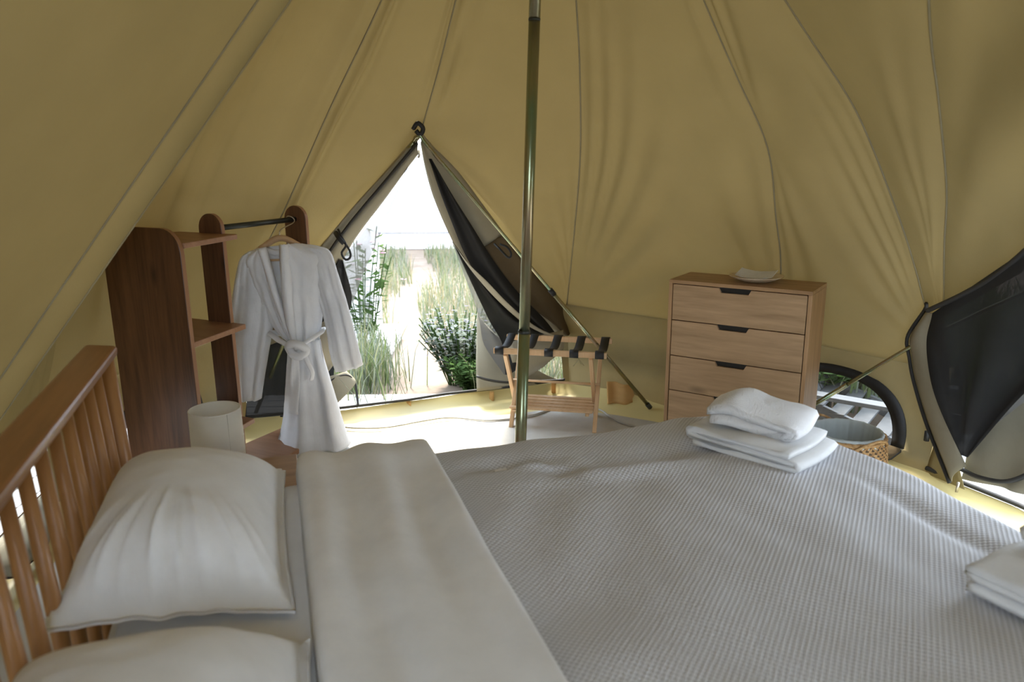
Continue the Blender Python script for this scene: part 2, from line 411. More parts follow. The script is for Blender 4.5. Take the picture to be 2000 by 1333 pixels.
# low canvas walls below the roof, some with a half-moon window
def wall(name, a, b_, a0, b0, label, win=None, n=44, zt=.53, zb=.05):
    """a, b: top corners, a0, b0: bottom corners; win = (s0, s1, sill z, arch top z)"""
    A, B, A0, B0 = Vector((*a, zt)), Vector((*b_, zt)), Vector((*a0, zb)), Vector((*b0, zb)); V = []; F = []
    ztop = lambda s: 0
    for j in range(n):
        s = j / (n - 1); top = A.lerp(B, s); bot = A0.lerp(B0, s)
        if win and win[0] < s < win[1]:
            q = (s - win[0]) / (win[1] - win[0]) * 2 - 1; h0, h1 = win[2], win[2] + (win[3] - win[2]) * math.sqrt(max(0, 1 - abs(q) ** 2.3))
        else: h0 = h1 = (win[2] if win else .25)
        for z in (zb, (zb + h0) / 2, h0, h1, (h1 + zt) / 2, zt):
            f_ = (z - zb) / (zt - zb); p = bot.lerp(top, f_); p += Vector((0, 0, 0))
            V.append(p + (INSIDE - p).normalized() * ((.006 * nz(p.x * 4, p.y * 4, z * 3) + .01) * math.sin(math.pi * f_) - .004 * f_) + UP_ * (.025 * f_ ** 8 - (.05 if z == zb else 0)))
    for j in range(n - 1):
        for k_ in range(5):
            s = (j + .5) / (n - 1)
            if k_ == 2 and (not win or not (win[0] < s < win[1])):
                pass
            if k_ == 2 and win and win[0] < s < win[1]: continue
            F.append((j * 6 + k_, (j + 1) * 6 + k_, (j + 1) * 6 + k_ + 1, j * 6 + k_ + 1))
    o = mesh(name, V, F, M['wall'], None); tag(o, label, None, None, 'structure'); return o
wall('wall_left', (-1.97, .10), (-1.80, 2.335), (-1.99, .10), (-1.86, 2.30), 'khaki canvas side wall beside the near end of the bed')
wall('wall_left', (-1.80, 2.335), (-1.93, 2.98), (-1.86, 2.30), (-1.97, 2.95), 'khaki canvas wall with a half-moon window behind the headboard', (.06, .95, .16, .44))
wall('wall_left', (-1.93, 2.98), (-1.60, 4.12), (-1.97, 2.95), (-1.60, 4.06), 'khaki canvas wall behind the dark wardrobe', (.30, .80, .14, .42))
wall('wall_left', (-1.60, 4.12), (-1.532, 4.284), (-1.60, 4.06), (-1.51, 4.06), 'narrow strip of khaki wall at the left of the front door', n=6)
wall('wall_front', (.30, 4.95), (.365, 4.93), (.335, 4.70), (.37, 4.72), 'narrow strip of khaki wall at the right of the front door', n=6)
wall('wall_front', (.365, 4.93), (1.42, 4.02), (.37, 4.72), (1.40, 3.98), 'brown khaki wall between the luggage rack and the chest of drawers')
WA, WB = Vector((1.42, 4.02, 0)), Vector((1.98, 3.27, 0))
wall('wall_right', WA[:2], WB[:2], (1.40, 3.98), (1.90, 3.24), 'khaki wall with a half-moon window right of the chest of drawers', (.03, .86, .13, .445))
wall('wall_right', (2.08, 1.25), (1.90, -1.0), (2.18, 1.25), (1.95, -1.0), 'khaki wall beyond the side door', n=8)
wall('wall_back', (1.90, -1.0), (1.1, -2.1), (1.95, -1.0), (1.15, -2.2), 'khaki wall at the back right', n=8)
wall('wall_back', (-.9, -2.15), (-1.8, -1.1), (-.95, -2.25), (-1.85, -1.15), 'khaki wall at the back left', n=8)
wall('wall_left', (-1.8, -1.1), (-1.97, .10), (-1.85, -1.15), (-1.99, .10), 'khaki wall at the near left', n=8)

# groundsheet with its turned-up rim, cream floor cloth
RING = [(-1.99, .10), (-1.86, 2.30), (-1.97, 2.95), (-1.60, 4.06), (-1.487, 4.02), (-1.022, 4.157), (-.623, 4.33), (-.162, 4.507), (.335, 4.68), (.92, 4.38), (1.40, 3.98), (1.90, 3.24), (2.09, 2.83), (2.2, 1.6), (2.1, .3), (1.95, -1.0), (1.15, -2.2), (-.95, -2.25), (-1.85, -1.15)]
fine = resample([Vector((x, y, 0)) for x, y in RING + RING[:1]], 181)[:-1]; cc = Vector((0, 1.4, 0))
V = []; F = []; n_ = len(fine)
for q in (.02, .3, .55, .75, .88, .955):
    for p in fine: V.append(cc.lerp(p, q) + Vector((0, 0, 0)))
for i, p in enumerate(fine): V.append(cc.lerp(p, .985) + Vector((0, 0, .018 + .006 * nz(p.x * 5, p.y * 5, 0))))
for i, p in enumerate(fine): V.append(p + Vector((0, 0, .072 + .014 * nz(p.x * 3, p.y * 3, 1))))
F = grid_faces(8, n_, 0, True); F.append(tuple(range(n_)))
fl = mesh('floor', V, F, M['pvc']); tag(fl, 'yellow groundsheet of the tent with turned-up rim', None, None, 'structure')
V = []; F = []
for q in (.02, .25, .5, .7, .82, .905):
    for p in fine:
        a = cc.lerp(p, q if q < .9 else q + .006 * nz(p.x * 2, p.y * 2, 3)); V.append(a + Vector((0, 0, .007 + (.005 * max(0, nz(a.x * 6, a.y * 3, 2)) if q > .3 else 0))))
F = grid_faces(6, n_, 0, True); F.append(tuple(range(n_)))
rug = mesh('floor_cloth', V, F, M['rug'], solid=.004); tag(rug, 'large cream floor cloth laid over the yellow groundsheet', 'floor cloth')

# ------------------------------------------------------------------ front door: threshold, flaps, nets, zips
door = tag(empty('door_1', (-.61, 4.30, .05)), 'open front door of the tent with flaps tied aside', None, None, 'structure')
THR = [(-1.487, 4.02, .085), (-1.022, 4.157, .083), (-.623, 4.33, .075), (-.412, 4.428, .078), (-.162, 4.507, .08), (.062, 4.578, .082), (.335, 4.675, .09)]
tube('zip', [Vector(p) + Vector((0, -.006, .006)) for p in resample(THR, 50)], .009, M['zip'], door, 8)
for p in (THR[2], (.262, 4.64, .088), (-.13, 4.50, .078)):
    q = Vector(p); sheet('tab', [q + Vector((-.012, -.008, -.003)), q + Vector((-.015, -.03, -.065))], [q + Vector((.016, -.008, -.003)), q + Vector((.014, -.03, -.068))], 5, 3, M['amber'], door)
RB_L = [(-.444, 3.927, 1.549), (-.436, 4.013, 1.434), (-.407, 4.143, 1.271), (-.332, 4.348, 1.028), (-.23, 4.562, .787), (-.112, 4.747, .592), (.068, 4.818, .407), (.322, 4.87, .341)]
RB_R = [(-.435, 3.907, 1.58), (-.315, 4.078, 1.406), (-.18, 4.296, 1.175), (-.041, 4.503, .963), (.133, 4.742, .722), (.292, 4.94, .514), (.30, 4.905, .419), (.339, 4.87, .339)]
RB_R = [(x + .05 * min(1, i / 1.5), y + .03, z + .02) for i, (x, y, z) in enumerate(RB_R)]
fr = sheet('door_flap', RB_L, RB_R, 40, 14, M['flap'], door, lambda s, t: .03 + .03 * math.sin(math.pi * s) + .012 * math.sin(s * 9 + t * 4))
tag(fr, 'khaki flap bunched along the right edge of the door')
def mid(a, b_, s): return [Vector(x).lerp(Vector(y), s) for x, y in zip(catmull(a, 12), catmull(b_, 12))]
o = sheet('lining', mid(RB_L, RB_R, .50)[5:], mid(RB_L, RB_R, .97)[5:], 30, 10, M['flap_brown'], fr, lambda s, t: .055 + .03 * math.sin(math.pi * (.5 + s / 2)) + .01 * math.sin(s * 7 + t * 5))
tag(o, 'dark brown lining of the flap')
RM_L = [(-.406, 3.987, 1.486), (-.37, 4.117, 1.326), (-.322, 4.262, 1.151), (-.252, 4.452, .925), (-.155, 4.633, .727), (.035, 4.83, .502), (.202, 4.852, .381)]
RM_R = [(-.39, 3.992, 1.485), (-.31, 4.15, 1.31), (-.212, 4.328, 1.116), (-.103, 4.526, .899), (.035, 4.741, .674), (.205, 4.87, .473), (.288, 4.874, .365)]
o = sheet('net', RM_L, RM_R, 40, 14, M['net'], door, lambda s, t: .10 + .03 * math.sin(s * 8 + t * 3) + .03 * math.sin(math.pi * s), solid=0); tag(o, 'black insect net gathered in the flap')
RK_L = [(-.331, 4.337, 1.043), (-.286, 4.487, .86), (-.237, 4.651, .66), (-.203, 4.763, .489), (-.18, 4.703, .368), (-.124, 4.66, .278), (-.05, 4.607, .184)]
RK_R = [(-.31, 4.368, 1.011), (-.17, 4.608, .753), (-.047, 4.781, .578), (.102, 4.85, .441), (.339, 4.874, .336), (.20, 4.784, .284), (-.018, 4.616, .181)]
RK_M = [Vector(a).lerp(Vector(b_), .22) for a, b_ in zip(RK_L, RK_R)]
o = sheet('net', RK_L, RK_M, 30, 5, M['net_open'], door, lambda s, t: .12, solid=0); tag(o, 'thin grey edge of the net')
o = sheet('net', RK_M, RK_R, 30, 14, M['net'], door, lambda s, t: .12 + .02 * math.sin(s * 9 + t * 4) * math.sin(math.pi * t), solid=0); tag(o, 'black net hanging in a loose fold at the right')
TAPE = [(-.322, 4.34, 1.043), (-.262, 4.46, .909), (-.184, 4.586, .776), (-.079, 4.734, .627), (.068, 4.852, .468), (.203, 4.858, .39), (.346, 4.876, .336)]
t0 = [Vector(p) + Vector((0, -.155, 0)) for p in TAPE]
o = sheet('edging', t0, [p + Vector((.05 * sstep(0, .4, i / 6), 0, -.012 + .012 * i / 6)) for i, p in enumerate(t0)], 40, 4, M['tape'], door); tag(o, 'pale edging tape of the net')
RC_L = [(-.221, 4.756, .525), (-.225, 4.689, .372), (-.226, 4.585, .232), (-.22, 4.486, .085)]
RC_R = [(-.15, 4.744, .426), (.02, 4.688, .29), (.162, 4.672, .17), (.325, 4.672, .089)]
o = sheet('door_flap', RC_L, RC_R, 20, 24, M['flap'], door, lambda s, t: .02 * math.sin(s * 14) * s + .02, solid=.003); tag(o, 'pale lower corner of the door canvas at the right')
o = sheet('door_flap', [(-.03, 4.66, .36), (.0, 4.62, .25), (.03, 4.57, .12)], [(.33, 4.82, .40), (.32, 4.74, .29), (.20, 4.66, .20)], 16, 12, M['tape'], door, lambda s, t: .06 + .02 * math.sin(t * 6), solid=.003); tag(o, 'grey folded strap of canvas behind the luggage rack')
tube('zip', catmull([(-.222, 4.50, .172), (-.146, 4.49, .150), (-.034, 4.50, .131), (.128, 4.56, .117), (.326, 4.64, .10)], 30), .008, M['zip'], door, 6)
LS_O = [(-.453, 3.889, 1.595), (-.616, 3.945, 1.437), (-.793, 4.002, 1.269), (-.95, 4.063, 1.105), (-1.12, 4.138, .917), (-1.339, 4.237, .671), (-1.53, 4.271, .484)]
LS_I = [(-.463, 3.947, 1.511), (-.529, 3.977, 1.436), (-.666, 4.046, 1.273), (-.826, 4.12, 1.09), (-.926, 4.184, .952), (-1.13, 4.329, .651), (-1.322, 4.309, .412)]
o = sheet('door_flap', LS_O, LS_I, 40, 14, M['flap'], door, lambda s, t: .02 + .035 * math.sin(math.pi * s) + .012 * math.sin(s * 10 + t * 3), solid=.003); tag(o, 'khaki flap rolled up along the left edge of the door')
tube('zip', [p + Vector((0, -.07, 0)) for p in mid(LS_O, LS_I, .42)[:8]], .008, M['zip'], door, 6)
LM_O = [(-.496, 3.953, 1.487), (-.609, 4.034, 1.318), (-.75, 4.102, 1.154), (-.864, 4.153, 1.026), (-.939, 4.19, .937), (-.961, 4.301, .775)]
LM_I = [(-.507, 3.958, 1.474), (-.588, 4.042, 1.317), (-.683, 4.139, 1.137), (-.765, 4.217, .989), (-.843, 4.29, .849), (-.932, 4.389, .668)]
o = sheet('net', LM_O, LM_I, 30, 12, M['net_open'], door, lambda s, t: .02 + .012 * math.sin(s * 6 + t * 5), solid=0); tag(o, 'see-through grey insect net at the left of the door')
LK_O = [(-.946, 4.176, .953), (-1.114, 4.285, .719), (-1.324, 4.30, .526), (-1.479, 4.227, .373), (-1.50, 4.05, .07)]
LK_I = [(-.923, 4.197, .936), (-.929, 4.378, .685), (-1.024, 4.42, .469), (-1.05, 4.327, .295), (-1.04, 4.16, .07)]
o = sheet('net', LK_O, LK_I, 30, 14, M['net'], door, lambda s, t: .03 + .02 * math.sin(s * 8 + t * 3), solid=0); tag(o, 'black net hanging behind the robe')
o = sheet('door_flap', [(-1.25, 4.20, .42), (-1.2, 4.16, .32), (-1.25, 4.08, .16)], [(-1.06, 4.22, .60), (-1.0, 4.22, .40), (-1.12, 4.12, .22)], 14, 10, M['tape'], door, lambda s, t: .03 * math.sin(t * 7), solid=.003); tag(o, 'grey canvas fold behind the robe')
o = sheet('door_flap', [(-1.12, 4.23, .25), (-1.08, 4.20, .17), (-1.04, 4.16, .09)], [(-.975, 4.30, .27), (-.921, 4.28, .215), (-.94, 4.24, .18)], 12, 10, M['flap'], door, lambda s, t: .02 * math.sin(s * 3), solid=.003); tag(o, 'small khaki corner at the foot of the left flap')
tube('zip', catmull([(-1.10, 4.19, .19), (-1.043, 4.24, .24), (-.973, 4.28, .25), (-.93, 4.28, .21), (-.915, 4.25, .156), (-.90, 4.20, .09)], 30), .007, M['zip'], door, 6)
# black toggles that hold the flaps
tube('tie', catmull([(-.905, 3.99, 1.13), (-.88, 3.96, 1.09), (-.86, 3.95, 1.05), (-.885, 3.95, 1.01), (-.865, 3.95, .975), (-.84, 3.95, .99), (-.845, 3.95, 1.03), (-.88, 3.96, 1.08)], 30), .006, M['black'], door, 6)
tube('tie', catmull([(-.92, 4.0, 1.11), (-.895, 3.95, 1.09), (-.87, 3.95, 1.06)], 8), .014, M['black'], door, 6)
tube('tie', catmull([(-.09, 4.10, 1.035), (-.06, 4.06, 1.01), (-.015, 4.05, .965), (.0, 4.05, .985), (-.02, 4.06, 1.02), (-.06, 4.08, 1.035)], 24), .006, M['black'], door, 6)
tube('tie', catmull([(-.475, 3.85, 1.63), (-.45, 3.83, 1.655), (-.425, 3.84, 1.63), (-.44, 3.84, 1.60), (-.46, 3.84, 1.62)], 20), .012, M['black'], door, 6)
tube('zip_pull', catmull([(-.462, 3.93, 1.53), (-.458, 3.93, 1.505), (-.465, 3.93, 1.49)], 6), .006, M['wire'], door, 6)

# A-shaped pole frame inside the front door
af = tag(empty('door_frame', (.826, 4.317, 0)), 'slim steel A-frame pole leaning in the front doorway', 'tent pole')
A_top = Vector((-.447, 3.84, 1.598)); A_foot = Vector((.826, 4.317, .02))
j1 = A_top.lerp(A_foot, .53)
tube('upper_rod', catmull([A_top + Vector((-.03, .01, -.035)), A_top + Vector((-.012, 0, -.004)), A_top + Vector((.012, 0, -.004)), A_top + Vector((.035, .012, -.045)), A_top.lerp(j1, .4), j1], 40), .009, M['steel'], af, 10)
tube('lower_rod', [j1.lerp(A_foot, -.02), A_foot], .0115, M['steel'], af, 12)
tube('collar', [j1.lerp(A_foot, -.03), j1.lerp(A_foot, .01)], .015, M['black'], af, 12)
tube('foot_cap', [A_foot + (A_top - A_foot).normalized() * .035, A_foot], .015, M['dark_metal'], af, 12)
lf = Vector((-1.50, 4.20, .05)); lt = A_top + Vector((-.03, .01, -.035)); lm = Vector((-1.05, 4.17, .98))
tube('upper_rod', catmull([lt, lt.lerp(lm, .25) + Vector((0, .06, 0)), lm], 14), .009, M['steel'], af, 10); tube('lower_rod', [lm, lf], .0115, M['steel'], af, 10)

# centre pole
pole = tag(empty('centre_pole', (.013, 2.70, 0)), 'upright steel centre pole of the tent behind the bed', 'tent pole')
PB = Vector((.013, 2.70, 0)); PT = Vector((.122, 2.70, 2.98))
z1, z2 = .2927, .65
tube('lower_section', [PB, PB.lerp(PT, z1)], .0215, M['steel'], pole, 24)
tube('middle_section', [PB.lerp(PT, z1), PB.lerp(PT, z2)], .0195, M['steel'], pole, 24)
tube('upper_section', [PB.lerp(PT, z2), PT], .0195, M['steel'], pole, 24)
tube('joint_ring', [PB.lerp(PT, z1 - .002), PB.lerp(PT, z1 + .0015)], .0222, M['dark_metal'], pole, 24)
tube('joint_ring', [PB.lerp(PT, z2 - .0012), PB.lerp(PT, z2 + .0012)], .0202, M['dark_metal'], pole, 24)
tube('pole_foot', [PB, PB + Vector((0, 0, .03))], .03, M['black'], pole, 24)

# ------------------------------------------------------------------ side door at the right
door2 = tag(empty('door_2', (1.95, 2.6, .05)), 'open side door of the tent with its flap pegged back', None, None, 'structure')
THR2 = [(1.90, 3.24, .085), (2.09, 2.83, .085), (2.2, 1.6, .085), (2.18, 1.25, .085)]
tube('zip', [Vector(p) for p in resample(THR2, 40)], .011, M['zip'], door2, 8)
inn = Vector((-1, 0, 0))
f2 = sheet('door_flap', [(1.806, 3.173, .843), (1.80, 3.27, .70), (1.82, 3.27, .60), (1.84, 3.25, .50), (1.87, 3.16, .33), (1.90, 2.99, .13)],
           [(1.79, 3.06, .845), (1.81, 3.13, .74), (1.83, 3.10, .64), (1.85, 3.01, .45), (1.875, 2.93, .30), (1.895, 2.90, .24)], 34, 10, M['flap'], door2, lambda s, t: inn * (.03 + .02 * math.sin(math.pi * s)), solid=.003)
tag(f2, 'khaki border of the side door flap')
tube('zip', [Vector(p) + inn * .04 for p in catmull([(1.795, 3.15, .875), (1.806, 3.173, .843), (1.80, 3.275, .70), (1.82, 3.275, .60), (1.84, 3.255, .50), (1.87, 3.165, .33), (1.90, 2.99, .125)], 40)], .008, M['zip'], f2, 6)
o = sheet('net', [(1.78, 3.06, .851), (1.80, 3.10, .72), (1.83, 3.06, .56), (1.855, 2.99, .43), (1.88, 2.90, .29)],
          [(1.60, 2.05, 1.36), (1.66, 2.10, 1.10), (1.72, 2.25, .85), (1.79, 2.50, .62), (1.878, 2.85, .30)], 34, 26, M['net'], door2,
          lambda s, t: inn * (.045 + .025 * math.sin(s * 13 + t * 2) * math.sin(math.pi * t)), solid=0)
tag(o, 'large black insect net of the side door')
tube('zip', [Vector(p) + inn * .06 for p in catmull([(1.78, 3.07, .86), (1.745, 2.768, .99), (1.70, 2.50, 1.12), (1.59, 2.05, 1.38)], 30)], .010, M['zip'], o, 6)
o = sheet('door_flap', [(1.885, 2.92, .34), (1.90, 2.95, .22), (1.91, 2.975, .15)], [(1.74, 2.20, 1.15), (1.86, 2.35, .60), (1.875, 2.50, .30)], 24, 26, M['flap'], door2,
          lambda s, t: inn * (.01 + .03 * math.sin(s * 8 + 1) * s), solid=.003)
sheet('door_jamb', [(1.985, 3.28, .55), (1.94, 3.255, .30), (1.90, 3.24, .06)], [(1.87, 3.12, .60), (1.905, 3.10, .32), (1.955, 3.03, .075)], 12, 8, M['wall'], door2)
tag(o, 'pale lower canvas of the side door flap')
tube('zip', [Vector(p) + inn * .03 for p in catmull([(1.905, 2.955, .205), (1.89, 2.80, .235), (1.87, 2.60, .31), (1.86, 2.42, .45)], 24)], .009, M['zip'], o, 6)
o = sheet('net', [(1.88, 2.90, .29), (1.86, 2.80, .42), (1.80, 2.52, .66)], [(1.885, 2.86, .31), (1.87, 2.72, .48), (1.82, 2.35, .80)], 16, 6, M['net_open'], door2, lambda s, t: inn * .04, solid=0)
tag(o, 'grey see-through edge of the side door net')
tube('zip_pull', [(1.895, 2.985, .13), (1.892, 2.985, .085)], .006, M['wire'], door2, 8)
tube('zip_pull', [(1.86, 3.20, .28), (1.86, 3.20, .235)], .012, M['black'], door2, 8)
af2 = tag(empty('door_frame', (1.43, 3.90, 0)), 'slim steel pole slanting across the half-moon window', 'tent pole')
q0, q1 = Vector((1.29, 3.786, .02)), Vector((1.785, 3.255, .668))
tube('lower_rod', [q0, q0.lerp(q1, .62)], .011, M['steel'], af2, 12)
tube('upper_rod', catmull([q0.lerp(q1, .60), q1, (1.90, 3.05, .84), (1.90, 2.6, 1.10), (1.62, 2.2, 1.38), (1.42, 2.05, 1.48)], 30), .009, M['steel'], af2, 10)
tube('foot_cap', [q0, q0.lerp(q1, .03)], .014, M['dark_metal'], af2, 10)

# ------------------------------------------------------------------ half-moon windows
def window(name, A, B, s0, s1, zs, zt, A0, B0, label, flapmat, flap=True, wz=.53, zb=.05):
    root = tag(empty(name, (*((A + B) / 2)[:2], zs)), label, None, None, 'structure')
    def at(s, z, push=.02):
        f_ = (z - zb) / (wz - zb); p = A0.lerp(B0, s).lerp(A.lerp(B, s), f_); p.z = z
        d_ = (INSIDE - p); d_.z = 0; return p + d_.normalized() * push
    n_ = 40; inner = []; outer = []
    for i in range(n_ + 1):
        a = math.pi * i / n_; q = -math.cos(a); w = math.sin(a) ** (2 / 2.3) if 0 < i < n_ else 0
        q = math.copysign(abs(q) ** (2 / 2.3), q)
        s = s0 + (s1 - s0) * (q + 1) / 2
        sc = .86
        s_in = (s0 + s1) / 2 + (s - (s0 + s1) / 2) * sc
        outer.append(at(s + (.012 if q > .5 else -.012 if q < -.5 else 0), zs + (zt - zs) * w + .012)); inner.append(at(s_in, zs + .01 + (zt - zs) * w * .86))
    V = outer + inner; F = [(i, i + 1, n_ + 1 + i + 1, n_ + 1 + i) for i in range(n_)]
    mesh('window_frame', V, F, M['black'], root, solid=.006)
    # net pane
    nb = []; 
    for p in inner: nb.append((p.x, p.y, zs))
    V = inner + nb; F = [(i, i + 1, n_ + 1 + i + 1, n_ + 1 + i) for i in range(n_)]
    mesh('net_pane', V, F, M['pane'], root)
    tube('zip', [at(s0 + (s1 - s0) * i / 30, zs) for i in range(31)], .006, M['zip'], root, 6)
    if flap:
        # the cover, unzipped and hanging inward below the opening
        V = []; nn, mm = 30, 8
        for j in range(mm):
            t = j / (mm - 1)
            for i in range(nn):
                s = i / (nn - 1); q = s * 2 - 1; dep = (1 - abs(q) ** 2.2) ** .5 if abs(q) < 1 else 0
                zz = zs - t * dep * (zs - .03) ; V.append(at(s0 + (s1 - s0) * s, zz + (0 if t else .015), .03 + .10 * math.sin(t * 2.2) * dep + .012 * math.sin(s * 12) * t))
        o_ = mesh('cover_flap', V, grid_faces(mm, nn), flapmat, root, solid=.003)
        tube('zip', [Vector(V[(mm - 1) * nn + i]) for i in range(nn)], .006, M['zip'], o_, 6)
    return root
M['pane'] = cloth('window_net', (.20, .20, .20), 0, see=.80)
V3 = lambda x, y, z=0: Vector((x, y, z))
window('window_1', V3(1.42, 4.02), V3(1.98, 3.27), .03, .86, .13, .445, V3(1.40, 3.98), V3(1.90, 3.24), 'half-moon net window with black frame above the woven basket', M['flap_brown'])
window('window_2', V3(-1.80, 2.335), V3(-1.93, 2.98), .06, .95, .16, .44, V3(-1.86, 2.30), V3(-1.97, 2.95), 'half-moon net window seen between the headboard spindles', M['flap'])
window('window_3', V3(-1.93, 2.98), V3(-1.60, 4.12), .30, .80, .14, .42, V3(-1.97, 2.95), V3(-1.60, 4.06), 'half-moon window glimpsed behind the wardrobe shelves', M['flap_brown'])

# ================================================================== the bed
BA = R(17.5); BU = Vector((math.cos(BA), math.sin(BA), 0)); BV = Vector((math.sin(BA), -math.cos(BA), 0)); BO = Vector((-1.04, 1.97, 0)); UP = Vector((0, 0, 1))
def bp(u, v, z): return BO + BU * u + BV * v + UP * z
BW, BL = 1.60, 2.08
bed = tag(empty('bed', bp(0, .8, 0)), 'honey coloured wooden bed with a spindle headboard', 'bed')
hb = empty('headboard', bp(-.06, .8, .2)); hb.parent = bed; hb.location = hb.location - ORG[bed]
for v in (-.10, BW + .06): tube('post', [bp(-.06, v, 0), bp(-.06, v, .5), bp(-.075, v, .955)], [.026, .030, .027], M['beech'], hb, 16)
for i in range(15):
    v = -.10 + (BW + .16) * (i + 1) / 16
    tube('spindle', [bp(-.055, v, .30), bp(-.06, v, .62), bp(-.075, v, .955)], [.0135, .0165, .0135], M['beech'], hb, 12)
# the rail: a wide board with a rounded front edge, tilted back
ang = R(18); ra = BU * math.cos(ang) + UP * -math.sin(ang) * 0 + UP * (-.12); ra.normalize(); rb = BV; rc = ra.cross(rb)
if rc.z < 0: rc = -rc
rail = box('rail', bp(-.085, BW / 2 - .02, .972), .085, BW + .25, .034, M['beech_rail'], hb, ra, (-rb if ra.cross(rb).z < 0 else rb), None, .015, 4)
box('lower_rail', bp(-.055, BW / 2 - .02, .31), .03, BW + .12, .07, M['beech'], hb, BU, BV, None, .006)
for v in (-.005, BW + .005): box('side_rail', bp(BL / 2, v, .24), BL, .025, .14, M['beech'], bed, BU, BV, None, .005)
box('foot_rail', bp(BL, BW / 2, .24), .025, BW, .14, M['beech'], bed, BU, BV, None, .005)
for u, v in ((BL - .04, .05), (BL - .04, BW - .05)): box('leg', bp(u, v, .09), .06, .06, .18, M['beech'], bed, BU, BV, None, .005)
for i in range(10): box('slat', bp(.12 + i * .205, BW / 2, .295), .08, BW - .06, .02, M['pine'], bed, BU, BV, None, .003)

def slab(name, u0, u1, v0, v1, z0, z1, mat, rad=.06, nu=40, nv=34, amp=.006, parent=None):
    V = []; F = []
    def sup(q, lo, hi): return lo + (hi - lo) * q
    for lay, (z, ins) in enumerate([(z0, .03), (z0 + .02, 0), ((z0 + z1) / 2, 0), (z1 - rad, 0), (z1 - rad * .45, rad * .2), (z1 - rad * .1, rad * .55)]):
        ring = []
        per = [(u0 + ins, v0 + ins), (u1 - ins, v0 + ins), (u1 - ins, v1 - ins), (u0 + ins, v1 - ins), (u0 + ins, v0 + ins)]
        pr = resample([Vector((a, b_, 0)) for a, b_ in per], 161)[:-1]
        for p in pr: V.append(bp(p.x, p.y, z))
    n1 = 160; F = grid_faces(6, n1, 0, True)
    b0 = len(V)
    V2 = []
    for i in range(nu):
        for j in range(nv):
            u = u0 + rad * .55 + (u1 - u0 - 1.1 * rad) * i / (nu - 1); v = v0 + rad * .55 + (v1 - v0 - 1.1 * rad) * j / (nv - 1)
            V2.append(bp(u, v, z1 - rad * .1 * (1 if i in (0, nu - 1) or j in (0, nv - 1) else 0) + amp * nz(u * 5, v * 5, .3)))
    F += grid_faces(nu, nv, b0); V += V2
    F.append(tuple(range(n1)))
    return mesh(name, V, F, mat, parent)
mat_ = slab('mattress', 0.0, 2.07, 0.0, 1.60, .305, .565, M['linen'], amp=.010); tag(mat_, 'thick mattress under a white fitted sheet', 'mattress')

def drape(u0, u1, v0, v1, drops, nu, nv, height, rnd=.05):
    """cloth lying on the bed: over an edge it bends down; drops = (u0 side, u1 side, v0 side, v1 side) in metres"""
    V = []; UVs = []
    def fold(q, lo, hi, dlo, dhi):
        # arc length q in [lo-dlo, hi+dhi] -> (position, fall)
        if q < lo:
            d_ = lo - q; a = min(d_ / rnd, math.pi / 2); return lo - rnd * math.sin(a), rnd * (1 - math.cos(a)) + max(0, d_ - rnd * math.pi / 2)
        if q > hi:
            d_ = q - hi; a = min(d_ / rnd, math.pi / 2); return hi + rnd * math.sin(a), rnd * (1 - math.cos(a)) + max(0, d_ - rnd * math.pi / 2)
        return q, 0
    for i in range(nu):
        for j in range(nv):
            a = u0 - drops[0] + (u1 - u0 + drops[0] + drops[1]) * i / (nu - 1); b_ = v0 - drops[2] + (v1 - v0 + drops[2] + drops[3]) * j / (nv - 1)
            pu, fu = fold(a, u0, u1, drops[0], drops[1]); pv, fv = fold(b_, v0, v1, drops[2], drops[3])
            fall = max(fu, fv)
            z = height(pu, pv, a, b_) - fall
            if fall > .05:
                w = sstep(.05, .3, fall) * .018
                if fv >= fu: pv += math.copysign(w * (1 + math.sin(a * 23 + nz(a * 3, 0, 0) * 3)), b_ - (v0 + v1) / 2)
                else: pu += math.copysign(w * (1 + math.sin(b_ * 23)), a - (u0 + u1) / 2)
            V.append(bp(pu, pv, z)); UVs.append((a, b_))
    return V, UVs
def dents(u, v):
    return 1.7 * (.013 * nz(u * 2.6, v * 2.6, 4) + .006 * nz(u * 8, v * 5, 9) - .016 * g(math.hypot((u - 1.02) / .16, (v - .14) / .05), 1) - .014 * g(math.hypot((u - 1.16) / .05, (v - .24) / .07), 1)
            - .012 * g(math.hypot((u - 1.52) / .20, (v - .22) / .06), 1) + .012 * g(math.hypot((u - 1.30) / .25, (v - .30) / .05), 1) + .010 * g(math.hypot((u - 1.1) / .10, (v - .20) / .03), 1) - .010 * g(math.hypot((u - 1.95) / .03, (v - .8) / .25), 1))
V, UVs = drape(.74, 2.075, -.01, 1.61, (0, .46, .44, .44), 150, 200, lambda u, v, a, b_: .592 + dents(u, v), .055)
cov = mesh('bedspread', V, grid_faces(150, 200), M['waffle'], None, True, UVs); tag(cov, 'white honeycomb-woven bedspread covering the foot of the bed', 'bedspread')
def band(u, v, a, b_):
    e = min(a - .415, .825 - a); r_ = .022
    rim = (math.sqrt(max(0, 1 - (1 - max(0, e) / r_) ** 2)) if e < r_ else 1)
    return .578 + .052 * rim - .006 * (1 - rim) + .017 * math.sin((a - .42) * 38 + nz(b_ * 2.2, 1, 1) * 1.6) * (.5 + .5 * nz(a * 3, b_ * 1.3, 2)) + .012 * nz(a * 3, b_ * 1.8, 5) + .004 * nz(a * 12, b_ * 5, 2) + .02 * g(b_ - .05, .12) * g(a - .72, .12)
V, UVs = drape(.415, .825, -.012, 1.62, (0, 0, .40, .40), 60, 130, band, .06)
du = mesh('folded_sheet', V, grid_faces(60, 130), M['linen'], solid=.004); tag(du, 'smooth white top sheet turned down in a band across the bed', 'sheet')

